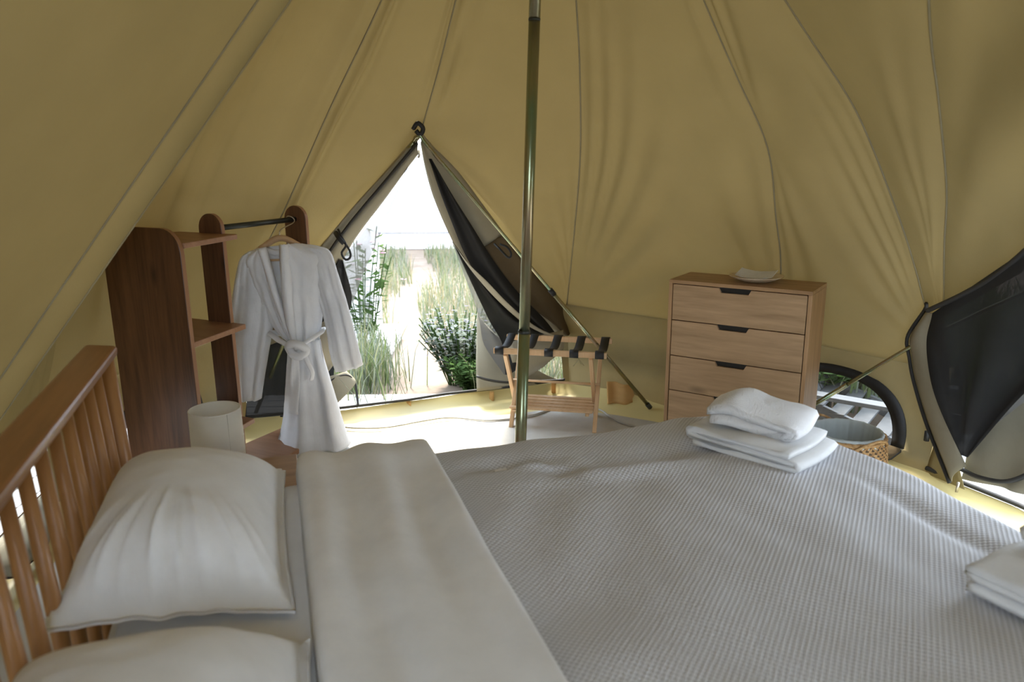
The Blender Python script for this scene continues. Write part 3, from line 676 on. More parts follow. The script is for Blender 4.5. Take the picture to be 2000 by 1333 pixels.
def pillow(name, cu, cv, w, l, h, z0, tilt, seed, label):
    V = []; n_, m_ = 84, 90; F = []
    def pt(s, t, sgn):
        ps, pt_ = abs(s), abs(t); fl = .93
        bs = max(0, 1 - (ps / fl) ** 2.6); bt = max(0, 1 - (pt_ / fl) ** 3.0)
        th = h * (bs ** .55) * (bt ** .5)
        x = s * w / 2 * (1 - .05 * (1 - pt_ ** 2)); y = t * l / 2 * (1 - .07 * (1 - ps ** 2))
        wr = 0
        if sgn > 0:
            # creases running in from the open end
            k_ = sstep(.15, .75, t); ang_ = math.atan2(s * w + .02, (t + .25) * l * .5)
            rid = lambda q: (1 - abs(math.sin(q))) ** 2
            wr = k_ * (.020 * rid(ang_ * 7.5 + seed) + .012 * rid(ang_ * 13 + seed * 2)) * (1 - .5 * sstep(.85, 1, t))
            wr += .010 * nz(s * 1.5 + seed, t * 1.5, 1) + .003 * nz(s * 3 + seed, t * 7, 3)
            wr *= min(1, th / (.5 * h) if h else 0)
        z = th * (.80 if sgn > 0 else -.20) + wr
        if th <= 0: z += .010 * nz(s * 4, t * 5 + seed, 7) - .012 * (ps > .96 or pt_ > .96)
        return bp(cu + x, cv + y, z0 + .20 * h + z + tilt * (-s) + .004 * sgn)
    for sgn in (1, -1):
        for i in range(n_):
            for j in range(m_):
                t = -1 + 2 * i / (n_ - 1); s = -1 + 2 * j / (m_ - 1); V.append(pt(s, t, sgn))
    F = grid_faces(n_, m_) + [tuple(reversed(f)) for f in grid_faces(n_, m_, n_ * m_)]
    rim = [i * m_ for i in range(n_)] + [(n_ - 1) * m_ + j for j in range(1, m_)] + [i * m_ + m_ - 1 for i in range(n_ - 2, -1, -1)] + [j for j in range(m_ - 2, 0, -1)]
    for a, b_ in zip(rim, rim[1:] + rim[:1]): F.append((b_, a, a + n_ * m_, b_ + n_ * m_))
    o_ = mesh(name, V, F, M['linen']); tag(o_, label, 'pillow', 'pillows at the head of the bed'); return o_
pillow('pillow', .155, .345, .46, .76, .19, .580, .025, 1.0, 'plump white pillow nearest the bedside lamp')
pillow('pillow', .16, 1.20, .50, .74, .19, .580, .025, 4.0, 'blurred white pillow in the near left corner')

# ------------------------------------------------------------------ folded towels
def towel(name, cu, cv, z0, rot, L, W, layers, th, mat, label, hump=0, seed=0, lift=None):
    """one cloth folded back and forth: layers of cloth joined by round folds"""
    ca, sa = math.cos(rot), math.sin(rot); path = []; z = z0 + th / 2
    for k_ in range(layers):
        xs = [(-L / 2 + L * i / 14) for i in range(15)]
        if k_ % 2: xs.reverse()
        sh = .012 * math.sin(seed + k_ * 2.3)
        for x in xs: path.append((x + sh, z + k_ * th * 1.04))
        if k_ < layers - 1:
            e = xs[-1] + sh; dr = 1 if e > 0 else -1
            for a in (.25, .5, .75): path.append((e + dr * th * .5 * math.sin(math.pi * a), z + k_ * th * 1.04 + th * 1.04 * (1 - math.cos(math.pi * a)) / 2))
    n_ = len(path); NW = 22; V = []
    up_, dn = [], []
    for i, (x, zz) in enumerate(path):
        x0, z0_ = path[max(0, i - 1)]; x1, z1_ = path[min(n_ - 1, i + 1)]; tx, tz = x1 - x0, z1_ - z0_; l_ = math.hypot(tx, tz) or 1
        nx, nzz = -tz / l_, tx / l_; up_.append((x + nx * th * .46, zz + nzz * th * .46)); dn.append((x - nx * th * .46, zz - nzz * th * .46))
    prof = up_ + dn[::-1]; m_ = len(prof)
    for j in range(NW):
        w = -W / 2 + W * j / (NW - 1); q = 2 * j / (NW - 1) - 1
        for (x, zz) in prof:
            f_ = (zz - z0) / (layers * th)
            xx = x * (1 - .05 * q * q) + .010 * nz(w * 5, x * 4, seed); ww = w + .012 * nz(x * 6, zz * 60, seed + 5) * (1 + abs(q))
            dz = f_ * (hump * (1 - (x / (L / 2)) ** 2 * .7) * (1 - .6 * q * q) + .012 * nz(x * 7, w * 7, seed + 2) + .005 * nz(x * 20, w * 20, seed))
            if lift: dz += lift(x / (L / 2), q) * (0.25 + .75 * f_)
            V.append(bp(cu + xx * ca - ww * sa, cv + xx * sa + ww * ca, zz + dz + .001))
    F = grid_faces(NW, m_, 0, True); F.append(tuple(reversed(range(m_)))); F.append(tuple((NW - 1) * m_ + k_ for k_ in range(m_)))
    o_ = mesh(name, V, F, mat); tag(o_, label, 'towel', 'folded white towels on the bed'); return o_
towel('folded_towel', 1.815, .285, .598, R(62), .35, .27, 3, .019, M['towel'], 'smooth folded white towel, lower of the pair at the far bed corner', .0, 1)
towel('folded_towel', 1.845, .245, .660, R(56), .27, .22, 2, .021, M['terry'], 'fluffy folded white towel on top of the pair at the far bed corner', .022, 3, lambda a, q: .028 * g(a + .55, .5))
towel('folded_towel', 1.925, 1.265, .598, R(-10), .33, .36, 3, .021, M['towel'], 'lower folded white towel cut off at the right edge', .01, 6)
towel('folded_towel', 2.0, 1.24, .662, R(4), .24, .26, 2, .022, M['terry'], 'upper folded white towel cut off at the right edge', .02, 8)

# ================================================================== wardrobe, robe, nightstand, lamp
wl = Vector((math.cos(R(65)), math.sin(R(65)), 0)); ww = Vector((math.sin(R(65)), -math.cos(R(65)), 0))
WAp = Vector((-1.285, 2.962, 0)); WD = .446
ward = tag(empty('open_wardrobe', WAp + wl * .45 - ww * WD / 2), 'dark walnut open wardrobe with shelves and a hanging rail', 'wardrobe')
WH = 1.262
def arch(w, h, r, n=8):
    o_ = [(-w / 2, 0), (w / 2, 0)]
    for i in range(n + 1): a = math.pi / 2 * i / n; o_.append((w / 2 - r + r * math.cos(a), h - r + r * math.sin(a)))
    for i in range(n + 1): a = math.pi / 2 + math.pi / 2 * i / n; o_.append((-w / 2 + r + r * math.cos(a), h - r + r * math.sin(a)))
    return o_
prism('side_panel', arch(WD, WH - .03, .10), WAp - ww * WD / 2, ww, UP, .022, M['walnut'], ward, .002, [M['walnut_edge']])
Mp = WAp + wl * .352 - ww * (WD / 2 - .02); Rp = Mp + wl * .555
prism('post', arch(.135, WH, .066), Mp, ww, UP, .022, M['walnut'], ward, .002, [M['walnut_edge']])
prism('post', arch(.135, WH, .066), Rp, ww, UP, .022, M['walnut'], ward, .002, [M['walnut_edge']])
def shelf(z, a=.0, tip=.06):
    q = [(0.011, 0.0 - a), (.355, -tip), (.355, -WD + .01), (.011, -WD + .01)]
    return prism('shelf', q, WAp + UP * z, wl, ww, .022, M['walnut_edge'], ward, .002)
for z in (.32, .765, 1.165): shelf(z)
prism('base_board', [(0, -.03), (.95, -.10), (.95, -WD + .08), (0, -WD + .03)], WAp + UP * .055, wl, ww, .025, M['walnut_edge'], ward, .002)
prism('foot_board', [(-.22, 0), (.22, 0), (.20, .045), (-.20, .045)], Rp + wl * .02 + UP * 0.0, ww, UP, .022, M['walnut_edge'], ward, .002)
tube('hanging_rail', [Mp + UP * 1.195, Rp + UP * 1.195], .013, M['dark_metal'], ward, 14)

hang = tag(empty('coat_hanger', Rp - wl * .06 + UP * 1.0), 'wooden coat hanger holding the robe on the dark rail', 'hanger')
HX = Vector((-1.135, 3.745, 1.105))
hk = Rp - wl * .05 + UP * 1.195
tube('hook', catmull([HX + Vector((.0, 0, .0)), HX + Vector((.002, 0, .045)), hk + Vector((.022, 0, -.012)), hk + Vector((.014, 0, .012)), hk + Vector((-.008, 0, .017)), hk + Vector((-.02, 0, .004))], 24), .003, M['wire'], hang, 8)
tube('shoulder_bar', catmull([HX + Vector((-.19, .0, -.105)), HX + Vector((-.09, 0, -.035)), HX + Vector((0, 0, .008)), HX + Vector((.09, 0, -.03)), HX + Vector((.19, 0, -.085))], 24), [.008 + .008 * math.sin(math.pi * i / 23) for i in range(24)], M['pine'], hang, 12)
tube('trouser_bar', [HX + Vector((-.17, 0, -.105)), HX + Vector((.17, 0, -.095))], .006, M['pine'], hang, 10)

robe = tag(empty('bathrobe', (-1.03, 3.72, .03)), 'white muslin bathrobe tied at the waist, hanging from the wardrobe rail', 'bathrobe')
def rp(x, y, d=0.0):
    """garment pattern units -> metres; d comes forward"""
    return Vector((-1.061 + (x - 590) / 386, 3.715 - d, 1.096 - (y - 470) * .002640))
def rl(pts, d=0.0): return [rp(x, y, d) for x, y in pts]
sheet('back_panel', rl([(520, 482), (500, 500), (520, 560), (540, 620), (565, 665)], -.03), rl([(598, 474), (645, 488), (642, 560), (632, 610), (622, 660)], -.03), 20, 16, M['robe'], robe, lambda s, t: -.03 * math.sin(math.pi * s) + .006 * math.sin(s * 20) * t, .003)
def gather(s, t, k_, ph): return .045 * math.sin(math.pi * min(1, s)) ** .6 * (1 - .35 * t) + .010 * t * math.sin(s * k_ + ph) + .004 * math.sin(s * 23 + t * 4) + .008 * nz(s * 4 + ph, t * 6 + s * 3, 1) + .004 * nz(s * 9, t * 16, ph)
sheet('front_panel', rl([(522, 480), (488, 500), (500, 550), (528, 615), (552, 648), (572, 664)]), rl([(540, 477), (545, 505), (556, 560), (568, 610), (578, 645), (588, 668)], .03), 36, 22, M['robe'], robe, lambda s, t: gather(s, t, 17, 1), .003)
sheet('front_panel', rl([(576, 472), (574, 505), (573, 560), (575, 610), (580, 645), (586, 668)], .045), rl([(592, 472), (652, 487), (650, 540), (637, 600), (625, 640), (612, 664)]), 36, 22, M['robe'], robe, lambda s, t: gather(1 - s, t, 15, 2), .003)
c1 = sheet('collar', rl([(528, 480), (535, 505), (546, 560), (560, 610), (573, 645), (584, 668)], .055), rl([(543, 477), (549, 505), (560, 560), (572, 610), (581, 645), (592, 668)], .045), 30, 5, M['robe'], robe, lambda s, t: .022 * math.sin(math.pi * s) + .01, .004)
c2 = sheet('collar', rl([(571, 471), (569, 505), (568, 560), (570, 610), (576, 645), (583, 668)], .065), rl([(588, 471), (588, 505), (588, 560), (588, 610), (589, 645), (591, 668)], .055), 30, 5, M['robe'], robe, lambda s, t: .022 * math.sin(math.pi * s) + .01, .004)
sheet('collar', rl([(530, 478), (553, 486), (578, 471)], -.03), rl([(530, 488), (553, 497), (578, 481)], -.02), 12, 4, M['robe'], robe, None, .004)
def loft(name, L_, R_, th, nrow, mat, parent, fold=0.0, k_=5, fwd=0.0, seed=0, flare=None):
    Lc = catmull(rl(L_), nrow); Rc = catmull(rl(R_), nrow); V = []; n_ = 44
    for i in range(nrow):
        t = i / (nrow - 1); c_ = (Lc[i] + Rc[i]) / 2; hx = (Rc[i] - Lc[i]) / 2; T = th[0] + (th[1] - th[0]) * t
        for j in range(n_):
            a = 2 * math.pi * j / n_; ca, sa = math.cos(a), math.sin(a)
            ca = math.copysign(abs(ca) ** .9, ca)
            w = fold * t ** .7 * math.sin(ca * k_ * 1.7 + seed + t * 1.2) + fold * .4 * math.sin(ca * k_ * 4.1 + seed * 2) + .006 * nz(ca * 2 + seed, t * 5, sa) + .007 * nz(ca * 5 + seed, t * 11, sa * 2) + .003 * nz(ca * 11, t * 26, seed)
            V.append(c_ + hx * ca + Vector((0, -(T * sa + fwd + (w if sa > 0 else -w * .6)), 0)))
    return mesh(name, V, grid_faces(nrow, n_, 0, True), mat, parent, solid=.003)
loft('sleeve', [(505, 486), (484, 505), (462, 580), (449, 630), (444, 675), (449, 771)], [(522, 492), (540, 560), (540, 605), (533, 644), (516, 710), (501, 773)], (.035, .055), 40, M['robe'], robe, .012, 4, .005, 1)
loft('sleeve', [(606, 478), (622, 545), (634, 598), (641, 640), (645, 690), (653, 720)], [(625, 478), (655, 487), (668, 530), (681, 580), (694, 645), (706, 707)], (.035, .05), 40, M['robe'], robe, .010, 4, .0, 2)
loft('skirt', [(563, 660), (560, 690), (551, 750), (541, 810), (530, 850), (517, 884)], [(626, 656), (630, 690), (643, 750), (655, 805), (663, 840), (672, 869)], (.05, .10), 50, M['robe'], robe, .026, 3.2, .0, 2)
bl = tube('belt', [rp(532, 640, .03), rp(552, 652, .055), rp(575, 662, .075), rp(600, 658, .075), rp(618, 648, .06), rp(632, 640, .02), rp(628, 642, -.06), rp(585, 655, -.08), rp(545, 648, -.05), rp(532, 640, .03)], .018, M['robe'], robe, 10, .6)
V, F = tube_geo(catmull([rp(572, 664, .08), rp(582, 654, .11), rp(598, 656, .115), rp(608, 668, .10), rp(598, 678, .115), rp(583, 674, .11), rp(574, 664, .09)], 26), .020, 10)
mesh('belt_knot', V, F, M['robe'], bl)
sheet('belt_tail', rl([(580, 672), (577, 700), (571, 740), (565, 790)], .105), rl([(594, 674), (593, 700), (590, 745), (585, 792)], .11), 16, 5, M['robe'], bl, lambda s, t: .012 * math.sin(s * 3 + t * 6), .004)
tube('belt_tail', catmull([rp(602, 672, .10), rp(612, 690, .12), rp(618, 710, .11), rp(614, 725, .10)], 14), .014, M['robe'], bl, 8, .5)

ns = tag(empty('nightstand', (-.97, 2.42, 0)), 'small pale oak bedside table between bed and wardrobe', 'bedside table')
nu_, nv_ = BU, BV
nc = Vector((-.955, 2.385, 0))
box('table_top', nc + UP * .415, .44, .40, .022, M['oak_case'], ns, nu_, -nv_, None, .003)
for s in (-1, 1): box('side', nc + nu_ * .205 * s + UP * .20, .018, .38, .40, M['oak_case_v'], ns, nu_, -nv_, None, .002)
box('back', nc - nv_ * .19 + UP * .20, .40, .016, .40, M['oak_case_v'], ns, nu_, -nv_, None, .002)
box('shelf', nc + UP * .16, .40, .36, .016, M['oak_case'], ns, nu_, -nv_, None, .002)
dr_ = box('drawer', nc + nv_ * .195 + UP * .32, .385, .018, .16, M['oak'], ns, nu_, -nv_, None, .002)
lamp = tag(empty('table_lamp', (-1.058, 2.60, .426)), 'table lamp with white drum shade beside the dark wardrobe panel', 'lamp')
lx, ly = -1.035, 2.50
lathe('base', [(0, 0), (.045, 0), (.05, .006), (.05, .02), (.04, .028), (.014, .034), (.012, .06), (.012, .10), (0, .10)], (lx, ly, .427), M['walnut_edge'], lamp, 32)
sh = lathe('lamp_shade', [(.0875, 0), (.0865, .09), (.0845, .19)], (lx, ly, .462), M['shade'], lamp, 48, solid=.003)
for z, r_ in ((.462, .0878), (.652, .0848)): tube('rim', [(lx + r_ * math.cos(2 * math.pi * i / 48), ly + r_ * math.sin(2 * math.pi * i / 48), z) for i in range(49)], .0022, M['shade'], sh, 6)
tube('shade_seam', [(lx + .0880 * math.cos(R(-42)), ly + .0880 * math.sin(R(-42)), .464), (lx + .0852 * math.cos(R(-42)), ly + .0852 * math.sin(R(-42)), .65)], .0013, M['tape'], sh, 5)
for k_ in range(3):
    a = R(120 * k_ + 30); tube('spider_wire', [(lx, ly, .56), (lx + .086 * math.cos(a), ly + .086 * math.sin(a), .60)], .0016, M['wire'], sh, 5)

# ================================================================== chest of drawers
DY = -.59; du_ = Vector((math.cos(DY), math.sin(DY), 0)); dv_ = Vector((-math.sin(DY), math.cos(DY), 0)); DO = Vector((.760, 3.612, 0))
DW, DD, DH = .661, .281, .912
def dp_(x, y, z): return DO + du_ * x + dv_ * y + UP * z
ch = tag(empty('chest_of_drawers', dp_(DW / 2, DD / 2, 0)), 'oak chest of five drawers with black cut-out grips', 'chest of drawers')
t_ = .017
box('top', dp_(DW / 2, DD / 2, DH - t_ / 2), DW, DD, t_, M['oak_case'], ch, du_, dv_, None, .0015)
for x in (t_ / 2, DW - t_ / 2): box('side', dp_(x, DD / 2, (DH - t_) / 2), t_, DD, DH - t_ - .001, M['oak_case_v'], ch, du_, dv_, None, .0015)
box('back', dp_(DW / 2, DD - .006, (DH - t_) / 2), DW - 2 * t_ - .002, .008, DH - t_ - .002, M['oak_case_v'], ch, du_, dv_, None, .001)
pit = (DH - t_ - .008) / 5; fw = DW - 2 * t_ - .008
for i in range(5):
    zt = DH - t_ - .004 - pit * i; hgt = pit - .0045; cx = DW / 2 - .012
    # front board with the grip cut into its top edge
    g2, gd, sl = .0755, .022, .012
    x0, x1 = t_ + .004, t_ + .004 + fw; gx = cx
    ol = [(x0, zt - hgt), (x1, zt - hgt), (x1, zt - .0), (gx + g2, zt), (gx + g2 - sl, zt - gd), (gx - g2 + sl, zt - gd), (gx - g2, zt), (x0, zt)]
    d_ = prism('drawer', ol, DO + dv_ * .011, du_, UP, .018, M['oak'], ch, .001)
    box('handle', dp_(gx, .018, zt - gd / 2 - .001), 2 * g2 - .0, .008, gd + .004, M['handle'], d_, du_, dv_, None, .0)
    box('drawer_box', dp_(DW / 2, .15, zt - hgt / 2), fw - .03, .22, hgt - .035, M['oak_case'], d_, du_, dv_, None, .001)
pc = dp_(.372, .145, DH)
pl = lathe('plate', [(0, .006), (.045, .004), (.05, .0), (.056, .001), (.09, .012), (.122, .027), (.124, .030), (.12, .030), (.088, .018), (.05, .010), (0, .010)], pc, M['porcelain'], None, 48); tag(pl, 'shallow pale wooden plate on top of the chest of drawers', 'plate')
V = []
for i in range(10):
    for j in range(8):
        a, b_ = -.085 + .17 * i / 9, -.05 + .10 * j / 7; q = pc + du_ * a + dv_ * b_; V.append(q + UP * (.028 + .012 * (a / .085) ** 2 + .010 * (b_ / .05 + .3) + .002 * nz(a * 40, b_ * 40, 0)))
o = mesh('folded_paper', V, grid_faces(10, 8), M['paper'], None, False, solid=.003); tag(o, 'folded grey paper lying in the wooden plate', 'paper')

# ================================================================== luggage rack
RY = R(-12.5); rx = Vector((math.cos(RY), math.sin(RY), 0)); ry = Vector((-math.sin(RY), math.cos(RY), 0)); RO = Vector((.237, 4.13, 0))
def lr(x, y, z): return RO + rx * x + ry * y + UP * z
rack = tag(empty('luggage_rack', RO), 'folding pine luggage rack with black straps below the doorway', 'luggage rack')
RT = .468; hL = .31; hd = .165
for y in (-hd, hd): beam('top_rail', lr(-hL, y, RT - .012), lr(hL, y, RT - .012), .032, .02, M['pine'], rack, UP)
for x in (-.245, .225):
    beam('leg', lr(x, -hd + .005, RT - .03), lr(x, hd - .02, 0.003), .022, .03, M['pine_v'], rack, rx)
    x2 = x + (.022 if x < 0 else -.022)
    x2 = x + .024
    beam('leg', lr(x2, hd - .005, RT - .03), lr(x2, -hd + .02, 0.003), .022, .03, M['pine_v'], rack, rx)
for k_ in range(5):
    x = -.275 + k_ * .137; pts = [lr(x, -hd - .018, RT - .028), lr(x, -hd - .018, RT + .004), lr(x, -hd + .012, RT + .009)] + [lr(x, -hd + .05 + (2 * hd - .10) * q / 6, RT + .004 - .028 * math.sin(math.pi * (q + .4) / 6.8)) for q in range(7)] + [lr(x, hd - .012, RT + .009), lr(x, hd + .018, RT + .004), lr(x, hd + .018, RT - .028)]
    sheet('strap', [p - rx * .024 for p in pts], [p + rx * .024 for p in pts], 40, 3, M['black'], rack, None, .003)
zz = .105
for k_ in range(5):
    y = -.112 + k_ * .054; beam('shelf_slat', lr(-.235, y, zz + .012), lr(.235, y, zz + .012), .012, .034, M['pine'], rack, UP)
for x in (-.205, .205): beam('shelf_batten', lr(x, -.13, zz - .004), lr(x, .125, zz - .004), .016, .02, M['pine'], rack, UP)
tube('hinge_rod', [lr(-.26, 0, RT * .52), lr(.26, 0, RT * .52)], .007, M['pine'], rack, 10)
# amber pouch on the floor behind it
V = []
for i in range(14):
    for j in range(12):
        a, b_ = i / 13, j / 11; V.append(Vector((.585 + .20 * a, 4.42 + .06 * b_ + .015 * math.sin(a * 9), .012 + (.125 - .03 * a) * b_ + .012 * nz(a * 5, b_ * 5, 2))))
o = mesh('amber_pouch', V, grid_faces(14, 12), M['amber'], solid=.012); tag(o, 'crumpled amber fabric pouch on the floor behind the luggage rack', 'pouch')
tube_o = tube('power_cord', catmull([(-1.02, 4.06, .016), (-.873, 4.02, .016), (-.704, 4.03, .016), (-.512, 4.13, .016), (-.365, 4.18, .016), (-.123, 4.13, .016), (.10, 4.20, .016), (.30, 4.36, .016), (.50, 4.32, .016), (.566, 4.18, .016), (.612, 4.08, .016), (.70, 3.99, .016), (.80, 3.85, .016)], 90), .0055, M['cord'], None, 8)
tag(tube_o, 'thin pale power cord trailing across the floor past the luggage rack', 'cord')

# ================================================================== basket
bc = (1.487, 3.18, .008)
bk = tag(empty('basket', bc), 'round woven seagrass basket with a plastic bin liner under the window', 'basket')
n_, mrow = 216, 80; V = []; fm = []
def br(z): q = z / .27; return .125 + .052 * math.sin(math.pi * (.12 + .62 * q)) - .006 * q
for i in range(mrow):
    z = .27 * i / (mrow - 1)
    for k_ in range(n_):
        a = 2 * math.pi * k_ / n_; w = math.sin(a * 36 + (math.pi if int(z / .27 * 20) % 2 else 0)); v_ = abs(math.sin(z / .27 * 20 * math.pi))
        r_ = br(z) + .004 * w * v_ + .002 * v_; V.append((bc[0] + r_ * math.cos(a), bc[1] + r_ * math.sin(a), bc[2] + z))
F = grid_faces(mrow, n_, 0, True)
for i in range(mrow - 1):
    z = .27 * (i + .5) / (mrow - 1)
    for k_ in range(n_):
        a = 2 * math.pi * (k_ + .5) / n_; w = math.sin(a * 36 + (math.pi if int(z / .27 * 20) % 2 else 0)); v_ = abs(math.sin(z / .27 * 20 * math.pi)); fm.append(1 if w * v_ < -.35 else 0)
F.append(tuple(range(n_))); fm.append(0)
mesh('woven_body', V, F, M['seagrass'], bk, True, None, 0, [M['weave_gap']], fm)
tube('braided_rim', [(bc[0] + (br(.27) + .003 * math.sin(i * 1.3)) * math.cos(2 * math.pi * i / 96), bc[1] + (br(.27) + .003 * math.sin(i * 1.3)) * math.sin(2 * math.pi * i / 96), bc[2] + .272) for i in range(97)], .010, M['seagrass'], bk, 8)
lathe('bin_liner', [(.10, .06), (.128, .18), (.138, .26), (.141, .288), (.147, .293), (.153, .285), (.157, .265), (.160, .250)], bc, M['liner'], bk, 96, lambda a, z: .0025 * math.sin(a * 31) + .002 * math.sin(a * 17 + z * 30))
for a0 in (R(-70), R(110)):
    pts = []
    for q in range(13):
        t = q / 12; a = a0 + (t - .5) * 1.1; r_ = br(.27) + .012 + .015 * math.sin(math.pi * t); pts.append((bc[0] + r_ * math.cos(a), bc[1] + r_ * math.sin(a), bc[2] + .255 + .045 * math.sin(math.pi * t)))
    tube('handle', catmull(pts, 30), .006, M['seagrass'], bk, 8)

# ================================================================== outdoors
gr = [(-30, -20), (30, -20), (30, 40), (-30, 40)]
V = []; 
NX, NY = 120, 110
for i in range(NY):
    for j in range(NX):
        x, y = -24 + 48 * j / (NX - 1), -16 + 44 * i / (NY - 1); V.append((x, y, -.10 - .22 * sstep(1.3, 2.1, x) * (1 - sstep(5, 6.5, y)) + .03 * nz(x * .8, y * .8, 0)))
gnd = mesh('ground', V, grid_faces(NY, NX), M['earth']); tag(gnd, 'dry pale earth around the tent', None, None, 'structure')
def deck(name, x0, x1, y0, y1, along, w, label, z=-.035):
    root = tag(empty(name, ((x0 + x1) / 2, (y0 + y1) / 2, -.06)), label, None, None, 'structure')
    if along == 'x':
        n1 = int((y1 - y0) / w)
        for i in range(n1): box('plank', ((x0 + x1) / 2, y0 + w * (i + .5), z), x1 - x0, w - .006, .04, M['deck'], root, None, None, None, .003, 1)
    else:
        n1 = int((x1 - x0) / w)
        for i in range(n1): box('plank', (x0 + w * (i + .5), (y0 + y1) / 2, z), w - .006, y1 - y0, .04, M['deck'], root, None, None, None, .003, 1)
    return root
deck('deck', -3.0, 1.6, 4.02, 4.74, 'x', .12, 'whitewashed deck boards outside the front door')
deck('deck', 2.0, 4.0, .2, 4.45, 'y', .125, 'whitewashed deck boards outside the side door', -.24)
deck('deck', -3.6, -2.02, 1.2, 4.0, 'y', .125, 'whitewashed deck boards outside the headboard window')
bw = empty('boundary_wall', (0, 13.6, -.1)); tag(bw, 'bright white boundary wall far behind the meadow', 'wall')
box('wall_body', (0, 13.7, 1.55), 30, .3, 3.4, M['whitewall'], bw, None, None, None, .02)
box('plinth', (0, 13.45, .02), 30, .2, .24, M['whitewall'], bw, None, None, None, .02)
tube('shadow_line', [(-15, 13.53, .17), (15, 13.53, .17)], .012, M['greywood'], bw, 6)  # thin grey strip standing in for the shadow along the wall's foot
gp = empty('gate_post', (-1.33, 6.35, -.1)); tag(gp, 'white rendered post standing in the grass left of the doorway', 'post')
box('shaft', (-1.36, 6.4, .45), .42, .42, 1.1, M['whitewall'], gp, None, None, None, .012); box('footing', (-1.30, 6.35, -.03), .62, .6, .14, M['whitewall'], gp, None, None, None, .02)
def blades(n1, area, hmin, hmax, cols, wid, bend, keep=None):
    V, F, C = [], [], []
    for _ in range(n1):
        x, y = area()
        if keep and not keep(x, y): continue
        h_ = random.uniform(hmin, hmax); a = random.uniform(0, 6.28); w = wid * random.uniform(.6, 1.3); dx, dy = math.cos(a), math.sin(a); bx, by = -dy, dx
        b_ = bend * random.uniform(.2, 1.3) * h_; z0 = -.10; c_ = random.choice(cols); f_ = random.uniform(.75, 1.2); c_ = tuple(min(1, q * f_) for q in c_)
        k_ = len(V)
        V += [(x - dx * w, y - dy * w, z0), (x + dx * w, y + dy * w, z0), (x + bx * b_ * .35 + dx * w * .8, y + by * b_ * .35 + dy * w * .8, z0 + h_ * .6), (x + bx * b_ * .35 - dx * w * .8, y + by * b_ * .35 - dy * w * .8, z0 + h_ * .6), (x + bx * b_, y + by * b_, z0 + h_)]
        F += [(k_, k_ + 1, k_ + 2, k_ + 3), (k_ + 3, k_ + 2, k_ + 4)]; C += [c_] * 5
    return V, F, C
def stuff_grass(name, V, F, C, label):
    o_ = mesh(name, V, F, M['grass']); ca = o_.data.color_attributes.new('Col', 'FLOAT_COLOR', 'POINT')
    for i, c_ in enumerate(C): ca.data[i].color = (*c_, 1)
    tag(o_, label, 'grass', None, 'stuff'); return o_
GREEN = (.10, .135, .055); PALE = (.19, .20, .115); STRAW = (.27, .225, .135); SAGE = (.16, .185, .14)
def path_d(x, y): 
    cx = -.72 - .10 * (y - 4.7) + .12 * math.sin(y * 1.4); return abs(x - cx)
def kp(x, y): return path_d(x, y) > .17 + .28 * max(0, 1 - (y - 4.7) / 2.0) + .1 * nz(x * 2, y * 2, 0) and not (-1.62 < x < -1.08 and 6.1 < y < 6.7)
V, F, C = blades(34000, lambda: (random.uniform(-5.5, 3.5), 4.8 + 8.0 * random.random() ** 1.5), .08, .40, [GREEN, PALE, PALE, PALE, STRAW, SAGE, SAGE], .0045, .55, kp)
stuff_grass('meadow_grass', V, F, C, 'tall half-dry meadow grass beyond the front door')
V, F, C = blades(300, lambda: (random.gauss(-1.04, .13), random.gauss(5.15, .28)), .2, .55, [PALE, GREEN, SAGE], .005, .55)
stuff_grass('grass_tuft', V, F, C, 'fresh green grass tuft left of the door opening')
V, F, C = blades(7000, lambda: (random.uniform(1.7, 5.5), random.uniform(4.5, 7.5)), .1, .5, [GREEN, GREEN, SAGE, PALE], .009, .5)
stuff_grass('wild_grass', V, F, C, 'green grass behind the deck seen through the half-moon window')
V, F, C = blades(2500, lambda: (random.uniform(-4.2, -2.6), random.uniform(4.2, 6.5)), .2, .6, [GREEN, SAGE, PALE], .008, .5)
stuff_grass('wild_grass', V, F, C, 'green grass outside the window behind the wardrobe')
